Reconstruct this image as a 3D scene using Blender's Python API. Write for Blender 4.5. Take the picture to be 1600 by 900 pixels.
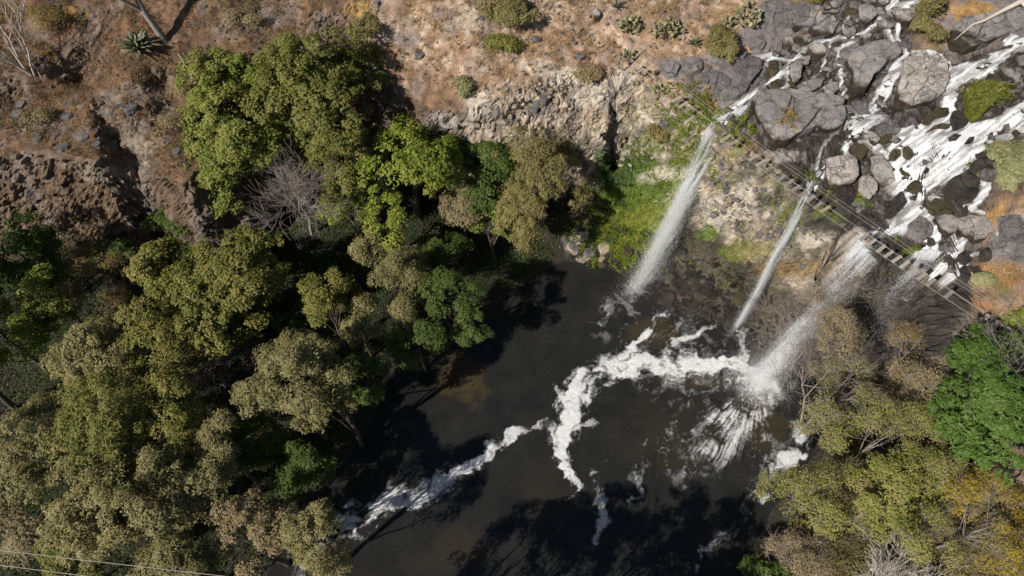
import bpy, bmesh, math, random
import numpy as np
from mathutils import Vector, Matrix, geometry

for o in list(bpy.data.objects):
    bpy.data.objects.remove(o)
scene = bpy.context.scene
COL = scene.collection

# ------------------------------------------------------------------ camera
IMG_W, IMG_H, FPX = 1600.0, 900.0, 1112.0
CAM_Z = 85.0
TILT = math.radians(32.0)
ST, CT = math.sin(TILT), math.cos(TILT)
cam_data = bpy.data.cameras.new("camera")
cam = bpy.data.objects.new("camera", cam_data)
COL.objects.link(cam)
cam.location = (0, 0, CAM_Z)
cam.rotation_euler = (TILT, 0, 0)
cam_data.sensor_width = 36.0
cam_data.lens = 36.0 * FPX / IMG_W
cam_data.clip_start = 0.5
cam_data.clip_end = 3000.0
scene.camera = cam

# ------------------------------------------------------------------ sky, sun, exposure
SUN_AZ = math.radians(40.0)      # direction in which shadows run, from +X towards +Y
SUN_EL = math.radians(39.0)
ldir = Vector((math.cos(SUN_AZ) * math.cos(SUN_EL), math.sin(SUN_AZ) * math.cos(SUN_EL), -math.sin(SUN_EL)))
world = bpy.data.worlds.new("World")
scene.world = world
world.use_nodes = True
wn = world.node_tree
wn.nodes.clear()
w_out = wn.nodes.new("ShaderNodeOutputWorld")
w_bg = wn.nodes.new("ShaderNodeBackground")
w_sky = wn.nodes.new("ShaderNodeTexSky")
w_sky.sky_type = 'NISHITA'
w_sky.sun_disc = False
w_sky.sun_elevation = SUN_EL
w_sky.sun_rotation = math.atan2(-ldir.x, -ldir.y)
w_bg.inputs[1].default_value = 0.05
wn.links.new(w_sky.outputs[0], w_bg.inputs[0])
wn.links.new(w_bg.outputs[0], w_out.inputs[0])
sun_data = bpy.data.lights.new("sun", 'SUN')
sun_data.energy = 5.0
sun_data.angle = math.radians(0.55)
sun_data.color = (1.0, 0.955, 0.89)
sun = bpy.data.objects.new("sun", sun_data)
COL.objects.link(sun)
sun.location = (-60, -60, 120)
sun.rotation_euler = ldir.to_track_quat('-Z', 'Y').to_euler()
scene.view_settings.view_transform = 'Standard'
scene.view_settings.look = 'None'
scene.view_settings.exposure = 0.25
scene.view_settings.gamma = 1.0
scene.view_settings.use_curve_mapping = False
try:
    scene.cycles.max_bounces = 8
    scene.cycles.transparent_max_bounces = 8
    scene.cycles.diffuse_bounces = 4
except Exception:
    pass

# ------------------------------------------------------------------ projection helpers
def ray(px, py):
    a = (px - 800.0) / FPX
    b = (450.0 - py) / FPX
    return np.array([a, ST + b * CT, -CT + b * ST])

def at(px, py, z):
    d = ray(px, py)
    t = (CAM_Z - z) / -d[2]
    return np.array([d[0] * t, d[1] * t, z])

def mpp(px, py, z):
    """metres per source pixel at that spot"""
    d = ray(px, py)
    return ((CAM_Z - z) / -d[2]) / FPX

# ------------------------------------------------------------------ noise
_trng = np.random.default_rng(5)
_T2 = _trng.random((256, 256)).astype(np.float32)
_T3 = _trng.random((64, 64, 64)).astype(np.float32)

def _hash(ix, iy, iz, seed):
    h = (ix.astype(np.int64) * 374761393 + iy.astype(np.int64) * 668265263 + iz.astype(np.int64) * 2147483647 + seed * 1274126177) & 0xFFFFFFFF
    h = ((h ^ (h >> 13)) * 1274126177) & 0xFFFFFFFF
    h = ((h ^ (h >> 16)) * 2246822519) & 0xFFFFFFFF
    h = h ^ (h >> 15)
    return (h & 0xFFFFFF) / float(0xFFFFFF)

def _fade(f):
    return f * f * (3 - 2 * f)

def vnoise(p, seed=0):
    f0 = np.floor(p); i = f0.astype(np.int32); u = _fade((p - f0).astype(np.float32))
    x0 = (i[:, 0] + seed * 7) & 63; y0 = (i[:, 1] + seed * 13) & 63; z0 = (i[:, 2] + seed * 29) & 63
    x1 = (x0 + 1) & 63; y1 = (y0 + 1) & 63; z1 = (z0 + 1) & 63
    ux, uy, uz = u[:, 0], u[:, 1], u[:, 2]
    T = _T3
    a = T[x0, y0, z0]; a = a + (T[x1, y0, z0] - a) * ux
    b = T[x0, y1, z0]; b = b + (T[x1, y1, z0] - b) * ux
    c = T[x0, y0, z1]; c = c + (T[x1, y0, z1] - c) * ux
    d = T[x0, y1, z1]; d = d + (T[x1, y1, z1] - d) * ux
    a = a + (b - a) * uy; c = c + (d - c) * uy
    return a + (c - a) * uz

def vnoise2(x, y, seed=0):
    fx = np.floor(x); fy = np.floor(y)
    u = _fade((x - fx).astype(np.float32)); v = _fade((y - fy).astype(np.float32))
    x0 = (fx.astype(np.int32) + seed * 37) & 255; y0 = (fy.astype(np.int32) + seed * 91) & 255
    x1 = (x0 + 1) & 255; y1 = (y0 + 1) & 255
    T = _T2
    a = T[x0, y0]; a = a + (T[x1, y0] - a) * u
    b = T[x0, y1]; b = b + (T[x1, y1] - b) * u
    return a + (b - a) * v

def fbm(p, octv=4, seed=0, gain=0.5, lac=2.03):
    a, s, tot = 1.0, 0.0, 0.0
    q = np.array(p, dtype=np.float32)
    for k in range(octv):
        s = s + a * vnoise(q, seed + k * 17)
        tot += a
        a *= gain
        q = q * lac + 13.7
    return s / tot

def fbm2(x, y, octv=4, seed=0, gain=0.5, lac=2.03):
    a, s, tot = 1.0, 0.0, 0.0
    for k in range(octv):
        s = s + a * vnoise2(x, y, seed + k * 17)
        tot += a
        a *= gain
        x, y = (0.8 * x - 0.6 * y) * lac + 13.7, (0.6 * x + 0.8 * y) * lac + 5.3
    return s / tot

def n2(x, y, scale, octv=4, seed=0, gain=0.5):
    return fbm2(np.asarray(x, np.float32) / scale, np.asarray(y, np.float32) / scale, octv, seed, gain)

def worley(p, seed=0):
    """F1, F2 and the id value of the nearest cell"""
    p = np.asarray(p, dtype=np.float64)
    i = np.floor(p).astype(np.int64)
    n = len(p)
    f1 = np.full(n, 9.0); f2 = np.full(n, 9.0); cid = np.zeros(n)
    for dx in (-1, 0, 1):
        for dy in (-1, 0, 1):
            for dz in (-1, 0, 1):
                cx, cy, cz = i[:, 0] + dx, i[:, 1] + dy, i[:, 2] + dz
                q = np.stack([cx + _hash(cx, cy, cz, seed), cy + _hash(cx, cy, cz, seed + 1), cz + _hash(cx, cy, cz, seed + 2)], 1)
                d = np.sqrt(((q - p) ** 2).sum(1))
                near = d < f1
                f2 = np.where(near, f1, np.minimum(f2, d))
                cid = np.where(near, _hash(cx, cy, cz, seed + 3), cid)
                f1 = np.where(near, d, f1)
    return f1, f2, cid

def sstep(a, b, x):
    t = np.clip((x - a) / (b - a), 0, 1)
    return t * t * (3 - 2 * t)

# ------------------------------------------------------------------ 2D helpers
def polyline_d(X, Y, pts, widths=None):
    """distance to a polyline, and the width at the nearest point"""
    best = np.full(X.shape, 1e9); bw = np.ones(X.shape); bs = np.zeros(X.shape)
    acc = 0.0
    for k in range(len(pts) - 1):
        ax, ay = pts[k][0], pts[k][1]; bx_, by_ = pts[k + 1][0], pts[k + 1][1]
        ex, ey = bx_ - ax, by_ - ay
        L2 = ex * ex + ey * ey + 1e-9
        t = np.clip(((X - ax) * ex + (Y - ay) * ey) / L2, 0, 1)
        d = np.hypot(X - ax - t * ex, Y - ay - t * ey)
        m = d < best
        best = np.where(m, d, best)
        if widths is not None:
            bw = np.where(m, widths[k] + (widths[k + 1] - widths[k]) * t, bw)
        bs = np.where(m, acc + t * math.sqrt(L2), bs)
        acc += math.sqrt(L2)
    return best, bw, bs

def poly_sd(X, Y, poly):
    """signed distance to a polygon, positive inside"""
    inside = np.zeros(X.shape, bool)
    n = len(poly)
    j = n - 1
    for k in range(n):
        xi, yi = poly[k][0], poly[k][1]; xj, yj = poly[j][0], poly[j][1]
        c = ((yi > Y) != (yj > Y)) & (X < (xj - xi) * (Y - yi) / (yj - yi + 1e-12) + xi)
        inside ^= c
        j = k
    d, _, _ = polyline_d(X, Y, list(poly) + [poly[0]])
    return np.where(inside, d, -d)

# ------------------------------------------------------------------ mesh helpers
def mesh_np(name, V, F, smooth=False):
    me = bpy.data.meshes.new(name)
    V = np.asarray(V, dtype=np.float32); F = np.asarray(F, dtype=np.int32)
    k = F.shape[1]
    me.vertices.add(len(V)); me.vertices.foreach_set("co", V.ravel())
    me.loops.add(F.size); me.loops.foreach_set("vertex_index", F.ravel())
    me.polygons.add(len(F))
    me.polygons.foreach_set("loop_start", np.arange(0, F.size, k, dtype=np.int32))
    try:
        me.polygons.foreach_set("loop_total", np.full(len(F), k, dtype=np.int32))
    except Exception:
        pass
    me.update(calc_edges=True)
    me.validate()
    me.polygons.foreach_set("use_smooth", np.full(len(me.polygons), smooth, dtype=bool))
    return me

def add_color(me, name, C):
    a = me.attributes.new(name, 'FLOAT_COLOR', 'POINT')
    C4 = np.ones((len(C), 4), np.float32); C4[:, :3] = C
    a.data.foreach_set("color", C4.ravel())

def add_float(me, name, v, domain='POINT'):
    a = me.attributes.new(name, 'FLOAT', domain)
    a.data.foreach_set("value", np.asarray(v, np.float32))

def link(name, data, parent=None, mat=None):
    o = bpy.data.objects.new(name, data)
    COL.objects.link(o)
    if parent is not None:
        o.parent = parent
    if mat is not None and data is not None:
        data.materials.append(mat)
    return o

def tag(o, label=None, cat=None, group=None, kind=None):
    if label: o["label"] = label
    if cat: o["category"] = cat
    if group: o["group"] = group
    if kind: o["kind"] = kind
    return o

def empty(name, loc):
    o = bpy.data.objects.new(name, None)
    o.empty_display_size = 0.3
    o.location = loc
    COL.objects.link(o)
    return o

def merge(parts):
    """parts: list of (V, F) with the same face size"""
    Vs, Fs, n = [], [], 0
    for V, F in parts:
        Vs.append(V); Fs.append(np.asarray(F) + n); n += len(V)
    return np.concatenate(Vs), np.concatenate(Fs)

def tube(pts, radii, sides=5):
    """tapered tube as quads"""
    pts = np.asarray(pts, float); n = len(pts)
    V = np.zeros((n * sides, 3))
    d = np.gradient(pts, axis=0)
    d /= (np.linalg.norm(d, axis=1, keepdims=True) + 1e-9)
    ref = np.array([0.31, 0.17, 0.93]) if abs(d[0, 2]) < 0.8 else np.array([0.95, 0.2, 0.1])
    for i in range(n):
        u = np.cross(d[i], ref); u /= np.linalg.norm(u) + 1e-9
        w = np.cross(d[i], u)
        a = np.arange(sides) * 2 * math.pi / sides
        V[i * sides:(i + 1) * sides] = pts[i] + radii[i] * (np.cos(a)[:, None] * u + np.sin(a)[:, None] * w)
    F = []
    for i in range(n - 1):
        for k in range(sides):
            k2 = (k + 1) % sides
            F.append((i * sides + k, i * sides + k2, (i + 1) * sides + k2, (i + 1) * sides + k))
    return V, np.array(F)

# ------------------------------------------------------------------ material helpers
def new_mat(name):
    m = bpy.data.materials.new(name)
    m.use_nodes = True
    nt = m.node_tree
    nt.nodes.clear()
    out = nt.nodes.new("ShaderNodeOutputMaterial")
    b = nt.nodes.new("ShaderNodeBsdfPrincipled")
    nt.links.new(b.outputs[0], out.inputs[0])
    return m, nt, b, out

def N(nt, typ, **kw):
    n = nt.nodes.new(typ)
    for k, v in kw.items():
        if isinstance(k, str) and hasattr(n, k):
            setattr(n, k, v)
    return n

def noise_node(nt, scale, detail=6, rough=0.6, coord=None, dist=0.0):
    n = nt.nodes.new("ShaderNodeTexNoise")
    n.inputs["Scale"].default_value = scale
    n.inputs["Detail"].default_value = detail
    n.inputs["Roughness"].default_value = rough
    n.inputs["Distortion"].default_value = dist
    if coord is not None:
        nt.links.new(coord, n.inputs["Vector"])
    return n

def ramp(nt, src, stops):
    r = nt.nodes.new("ShaderNodeValToRGB")
    el = r.color_ramp.elements
    while len(el) < len(stops):
        el.new(0.5)
    for e, (p, c) in zip(el, stops):
        e.position = p
        e.color = (c[0], c[1], c[2], 1) if len(c) == 3 else c
    nt.links.new(src, r.inputs[0])
    return r

def mixrgb(nt, mode, fac, a, b):
    n = nt.nodes.new("ShaderNodeMix")
    n.data_type = 'RGBA'
    n.blend_type = mode
    for sock, val in ((n.inputs[0], fac), (n.inputs[6], a), (n.inputs[7], b)):
        if hasattr(val, "is_output"):
            nt.links.new(val, sock)
        elif isinstance(val, (int, float)):
            sock.default_value = val
        else:
            sock.default_value = (val[0], val[1], val[2], 1)
    return n.outputs[2]

def g3(v):
    return (v, v, v)

def bump(nt, bsdf, height, strength=0.5, dist=0.1):
    b = nt.nodes.new("ShaderNodeBump")
    b.inputs["Strength"].default_value = strength
    b.inputs["Distance"].default_value = dist
    nt.links.new(height, b.inputs["Height"])
    nt.links.new(b.outputs[0], bsdf.inputs["Normal"])
    return b

# ================================================================== TERRAIN
# lip of the gorge: source pixel, height, then (rim offset m, rim z, foot offset m, foot z)
LIP = [(-420, 225, 23, 1.5, 16, 4.0, 9), (-200, 235, 22, 1.5, 16, 4.0, 9), (-60, 238, 21.5, 1.5, 16, 4, 9), (0, 236, 21, 1.5, 15.5, 4, 8.5), (60, 246, 20.5, 1.5, 15, 3.5, 8), (110, 250, 20, 1.5, 14, 3.5, 8),
       (148, 255, 20, 1.2, 14, 3.0, 8), (172, 232, 20.5, 1.0, 14, 2.6, 8), (200, 240, 20, 1.2, 14, 3.0, 8), (240, 266, 19.5, 1.6, 14, 3.5, 7.5), (285, 296, 18.5, 1.8, 13, 4, 7),
       (328, 240, 20, 2, 14, 4.0, 6.5), (365, 140, 22, 2, 15, 4, 7), (430, 98, 23, 2.2, 16, 4.5, 7), (520, 90, 23.2, 2.2, 16, 4.5, 7), (592, 108, 22.6, 2.2, 15, 4.5, 6.5), (640, 150, 21.5, 2.0, 15, 4.0, 6), (672, 176, 20.7, 1.6, 15, 3.2, 6), (708, 178, 20.5, 1.4, 15, 3.0, 6),
       (745, 170, 21, 2.0, 15, 4, 5.5), (790, 150, 22, 3.0, 15, 5, 5), (850, 125, 22.5, 4.4, 15, 6.0, 4), (900, 108, 23, 5.6, 15, 7.0, 3.5), (960, 113, 23, 5.6, 14.5, 7.0, 3.2), (1010, 130, 22.6, 5.0, 14, 6.2, 3),
       (1060, 160, 22.3, 4.2, 13.5, 5.4, 2.8), (1105, 192, 22, 3.6, 13, 4.8, 2.6), (1150, 215, 22, 3.2, 13, 4.4, 2.6), (1200, 245, 22, 3.0, 13, 4.2, 2.6), (1245, 268, 22, 2.8, 13, 4.0, 2.6), (1272, 285, 21.8, 2.4, 13, 3.6, 2.6),
       (1300, 306, 21.8, 1.8, 13, 3.2, 2.6), (1333, 342, 21.6, 1.4, 13, 2.8, 2.6), (1352, 368, 21.5, 1.2, 13, 2.6, 2.6), (1388, 380, 21.3, 1.2, 13, 2.6, 2.6), (1430, 388, 21.2, 1.2, 13, 2.6, 2.8),
       (1466, 400, 21.2, 1.2, 13, 2.6, 3), (1494, 425, 21, 1.2, 13, 2.8, 3), (1510, 458, 21, 1.4, 13, 3.2, 3.4), (1512, 492, 20.5, 1.8, 13, 4.0, 4), (1512, 535, 20, 2.4, 12, 6, 4), (1530, 590, 19, 3, 12, 8, 4),
       (1565, 670, 18, 3, 12, 9, 4), (1620, 770, 17, 3, 12, 9, 4), (1680, 900, 16, 3, 11, 9, 4), (1760, 1050, 15, 3, 10, 9, 4)]
lipW = np.array([at(a[0], a[1], a[2]) for a in LIP])
tang = np.gradient(lipW[:, :2], axis=0)
tang /= np.linalg.norm(tang, axis=1, keepdims=True)
nrm = np.stack([tang[:, 1], -tang[:, 0]], 1)          # towards the pool
for _ in range(3):
    nrm[1:-1] = nrm[1:-1] * 0.5 + 0.25 * (nrm[:-2] + nrm[2:])
nrm /= np.linalg.norm(nrm, axis=1, keepdims=True)
off_r = np.array([a[3] for a in LIP]); off_f = np.array([a[5] for a in LIP])
rimW = np.concatenate([lipW[:, :2] + nrm * off_r[:, None], np.array([[a[4]] for a in LIP])], 1)
footW = np.concatenate([lipW[:, :2] + nrm * off_f[:, None], np.array([[a[6]] for a in LIP])], 1)

SHORE = [(330, 1040), (380, 960), (430, 868), (470, 800), (505, 745), (560, 690), (590, 630), (605, 580), (690, 562), (742, 522), (778, 468), (830, 427), (880, 403), (930, 405), (972, 402), (985, 432),
         (1012, 452), (1040, 474), (1100, 490), (1150, 500), (1200, 508), (1255, 545), (1285, 610), (1292, 680), (1262, 740), (1216, 790), (1186, 850), (1172, 960), (1100, 1020), (900, 1010), (750, 1005), (620, 1015), (520, 1060)]
shoreW = np.array([at(a, b, 0.1) for a, b in SHORE])
BED = [(420, 1000), (520, 850), (640, 680), (760, 580), (880, 480), (960, 470), (1000, 560), (1120, 600), (1200, 640), (1180, 720), (1080, 850), (1000, 940), (800, 940), (600, 940)]
PTS = [(a, b, -1.4) for a, b in BED] + [
    (0, 0, 28.5), (200, 0, 28.5), (400, 0, 28), (0, 120, 25.5), (110, 95, 24.6), (200, 120, 25), (300, 140, 23), (-200, 0, 29), (-200, 130, 26), (300, 60, 26), (450, 50, 26),
    (550, 0, 28), (700, 0, 28), (850, 0, 27.5), (1000, 0, 27), (1100, 0, 26.5), (610, 66, 25), (700, 90, 24.5), (760, 90, 24.6), (860, 70, 25), (940, 60, 25), (1040, 80, 24.3), (1100, 100, 23.6), (1080, 140, 23.2),
    (1150, 60, 24.6), (1150, 140, 23), (1200, 60, 24.6), (1250, 100, 24), (1300, 60, 25), (1230, 180, 23), (1300, 180, 23.2), (1350, 120, 24.4), (1400, 60, 25.6), (1400, 0, 27), (1250, 0, 26.5), (1500, 0, 27.6), (1600, 0, 28.5), (1750, 0, 30),
    (1440, 140, 24.8), (1520, 60, 26.6), (1600, 70, 27.6), (1480, 130, 25), (1530, 170, 25.8), (1600, 180, 27.2), (1750, 180, 29.5), (1400, 220, 23.6), (1470, 230, 24.4), (1540, 240, 25.6), (1340, 230, 22.8), (1400, 290, 22.6), (1300, 250, 22.4),
    (1340, 290, 22.3), (1450, 310, 22.6), (1520, 300, 24), (1600, 300, 26.5), (1420, 340, 21.9), (1480, 360, 22.2), (1540, 360, 23), (1600, 370, 24.5), (1530, 410, 22.4), (1580, 440, 23), (1560, 490, 22), (1640, 520, 22.5), (1600, 570, 21), (1750, 400, 27), (1750, 700, 21), (1850, 900, 20),
    (0, 450, 6), (150, 450, 5.2), (300, 450, 4.2), (450, 420, 4.2), (600, 450, 2.6), (700, 430, 2.6), (0, 600, 5), (200, 600, 4), (400, 600, 2.5), (0, 800, 4), (200, 800, 3), (330, 900, 2), (-200, 700, 6), (500, 570, 1.4), (-200, 450, 8), (0, 1000, 4), (-200, 1000, 5),
    (800, 1100, 3), (600, 1120, 2.5), (1000, 1100, 3), (1250, 1000, 3), (200, 1100, 4), (900, 350, 1.6), (950, 330, 2.0), (820, 350, 3), (740, 380, 3), (1060, 420, 1.2), (1120, 445, 1.3), (1000, 400, 0.8), (1180, 470, 1.4), (1240, 490, 1.8), (1330, 580, 2.2), (1360, 680, 3), (1380, 800, 3), (1300, 900, 2.4), (1420, 620, 3.2), (1250, 850, 1.4)]
FAR = [(-420, -160, 8), (0, -160, 6), (420, -160, 12), (-420, 60, 14), (420, 60, 34), (-420, 330, 40), (0, 330, 42), (420, 330, 44), (-150, 150, 33), (0, 160, 33), (150, 160, 36), (-150, -30, 8), (150, -30, 16), (0, -60, 5), (-110, 40, 8), (-120, 85, 28), (120, 60, 30), (110, 20, 20)]
vx, vz, ed = [], [], []
def addline(W, closed=False):
    s = len(vx)
    for p in W:
        vx.append((p[0], p[1])); vz.append(p[2])
    for k in range(len(W) - 1):
        ed.append((s + k, s + k + 1))
    if closed:
        ed.append((s + len(W) - 1, s))
addline(lipW); addline(rimW); addline(footW); addline(shoreW, True)
for (a, b, z) in PTS:
    p = at(a, b, z); vx.append((p[0], p[1])); vz.append(z)
for p in FAR:
    vx.append((p[0], p[1])); vz.append(p[2])
cdt = geometry.delaunay_2d_cdt([Vector(v) for v in vx], ed, [], 0, 1e-4)
tv = np.array([[v.x, v.y] for v in cdt[0]])
tz = np.zeros(len(tv))
for k, orig in enumerate(cdt[3]):
    if len(orig):
        tz[k] = vz[orig[0]]
    else:
        d = np.hypot(np.array(vx)[:, 0] - tv[k, 0], np.array(vx)[:, 1] - tv[k, 1])
        q = np.argsort(d)[:3]
        tz[k] = np.average(np.array(vz)[q], weights=1 / (d[q] + 0.05))

GX0, GX1, GY0, GY1, GS = -110.0, 110.0, -40.0, 130.0, 0.25
gx = np.arange(GX0, GX1 + GS / 2, GS); gy = np.arange(GY0, GY1 + GS / 2, GS)
HG = np.zeros((len(gy), len(gx)))
for tri in cdt[2]:
    a, b, c = [tv[i] for i in tri]; za, zb, zc = [tz[i] for i in tri]
    den = (b[1] - c[1]) * (a[0] - c[0]) + (c[0] - b[0]) * (a[1] - c[1])
    if abs(den) < 1e-9:
        continue
    x0 = max(0, int((min(a[0], b[0], c[0]) - GX0) / GS)); x1 = min(len(gx) - 1, int((max(a[0], b[0], c[0]) - GX0) / GS) + 1)
    y0 = max(0, int((min(a[1], b[1], c[1]) - GY0) / GS)); y1 = min(len(gy) - 1, int((max(a[1], b[1], c[1]) - GY0) / GS) + 1)
    if x1 < x0 or y1 < y0:
        continue
    X, Y = np.meshgrid(gx[x0:x1 + 1], gy[y0:y1 + 1])
    l1 = ((b[1] - c[1]) * (X - c[0]) + (c[0] - b[0]) * (Y - c[1])) / den
    l2 = ((c[1] - a[1]) * (X - c[0]) + (a[0] - c[0]) * (Y - c[1])) / den
    l3 = 1 - l1 - l2
    m = (l1 >= -1e-6) & (l2 >= -1e-6) & (l3 >= -1e-6)
    sub = HG[y0:y1 + 1, x0:x1 + 1]
    sub[m] = (l1 * za + l2 * zb + l3 * zc)[m]

def blur(A, n):
    for _ in range(n):
        B = np.pad(A, 1, mode='edge')
        A = (B[:-2, 1:-1] + B[2:, 1:-1] + B[1:-1, :-2] + B[1:-1, 2:] + 2 * B[1:-1, 1:-1]) / 6
    return A
HG = blur(HG, 2)
XX, YY = np.meshgrid(gx, gy)
lipL = [(p[0], p[1]) for p in lipW]
lipPoly = lipL + [(200, lipW[-1, 1]), (200, 260), (-200, 260), (-200, lipW[0, 1])]
UPG = poly_sd(XX.ravel(), YY.ravel(), lipPoly).reshape(XX.shape)       # metres behind the lip
shoreP = [(p[0], p[1]) for p in shoreW]
SHG = poly_sd(XX.ravel(), YY.ravel(), shoreP).reshape(XX.shape)        # metres into the pool
# rolling relief of the hillside, none on the cliff itself or in the water
rel = (n2(XX.ravel(), YY.ravel(), 6.0, 5, 3) - 0.5).reshape(XX.shape) * 2.4
HG = HG + rel * sstep(0.2, 4, UPG) + 0.5 * rel * sstep(1, 4, -SHG) * sstep(4, 9, -UPG)
# hollow and gully on the left hillside
for (a, b, z, r, dep) in ((112, 98, 24.6, 2.2, 2.2), (150, 168, 22.6, 1.0, 2.0), (165, 192, 22, 1.3, 3.6), (183, 218, 21.4, 1.6, 5.0), (203, 248, 20.5, 1.6, 5.0), (20, 150, 24, 1.2, 1.2), (250, 130, 23.5, 1.1, 1.4), (265, 190, 21, 1.3, 1.6), (300, 190, 21, 1.2, 1.5), (545, 60, 25, 1.2, 1.0)):
    p = at(a, b, z)
    HG = HG - dep * np.exp(-((XX - p[0]) ** 2 + (YY - p[1]) ** 2) / (r * r))
GYX = np.gradient(HG, GS)
SLG = np.hypot(GYX[0], GYX[1])

def samp(G, x, y):
    fx = np.clip((np.asarray(x, float) - GX0) / GS, 0, len(gx) - 1.001); fy = np.clip((np.asarray(y, float) - GY0) / GS, 0, len(gy) - 1.001)
    ix = fx.astype(int); iy = fy.astype(int); u = fx - ix; v = fy - iy
    return G[iy, ix] * (1 - u) * (1 - v) + G[iy, ix + 1] * u * (1 - v) + G[iy + 1, ix] * (1 - u) * v + G[iy + 1, ix + 1] * u * v

def zt(x, y):
    return float(samp(HG, np.array([x]), np.array([y]))[0])

_tt = np.linspace(0, 1, 700)
def hit(px, py, lo=-0.3):
    """where the sight line through a source pixel meets the ground"""
    d = ray(px, py)
    t0 = (CAM_Z - 34.0) / -d[2]; t1 = (CAM_Z - lo) / -d[2]
    t = t0 + (t1 - t0) * _tt
    z = CAM_Z + d[2] * t
    h = samp(HG, d[0] * t, d[1] * t)
    b = np.nonzero(z < h)[0]
    k = b[0] if len(b) else len(t) - 1
    return np.array([d[0] * t[k], d[1] * t[k], z[k]])

# ---- colour zones of the ground
def zone(X, Y, poly_px, soft=1.0, seed=1, rag=1.6):
    W = [hit(a, b) for a, b in poly_px]
    s = poly_sd(X, Y, W) + (n2(X, Y, 2.2, 4, seed) - 0.5) * 2 * rag
    return sstep(-soft, soft, s)

def blob(P_, px, py, rx, ry, seed=1, rag=0.8):
    """a ragged patch of ground, measured across the slope it lies on"""
    c = hit(px, py); s = np.linalg.norm(hit(px + 1, py) - c)
    s = min(s, 0.095)
    dx = P_[:, 0] - c[0]; up_ = (P_[:, 1] - c[1]) * CT + (P_[:, 2] - c[2]) * ST
    e = np.sqrt((dx / (rx * s)) ** 2 + (up_ / (ry * s)) ** 2)
    return sstep(1.15, 0.6, e + (fbm(P_ * 1.1, 4, seed) - 0.5) * rag * 1.6)

def lerp(C, m, col):
    col = np.asarray(col, float)
    return C * (1 - m[:, None]) + col * m[:, None]

CASC = [(1330, -60), (1300, 0), (1255, 60), (1180, 90), (1165, 150), (1120, 195), (1150, 230), (1260, 285), (1330, 350), (1395, 395), (1500, 440), (1545, 370), (1530, 335), (1580, 230), (1680, 190), (1680, 20), (1560, 60), (1480, 90), (1430, 90), (1400, -60)]

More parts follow.
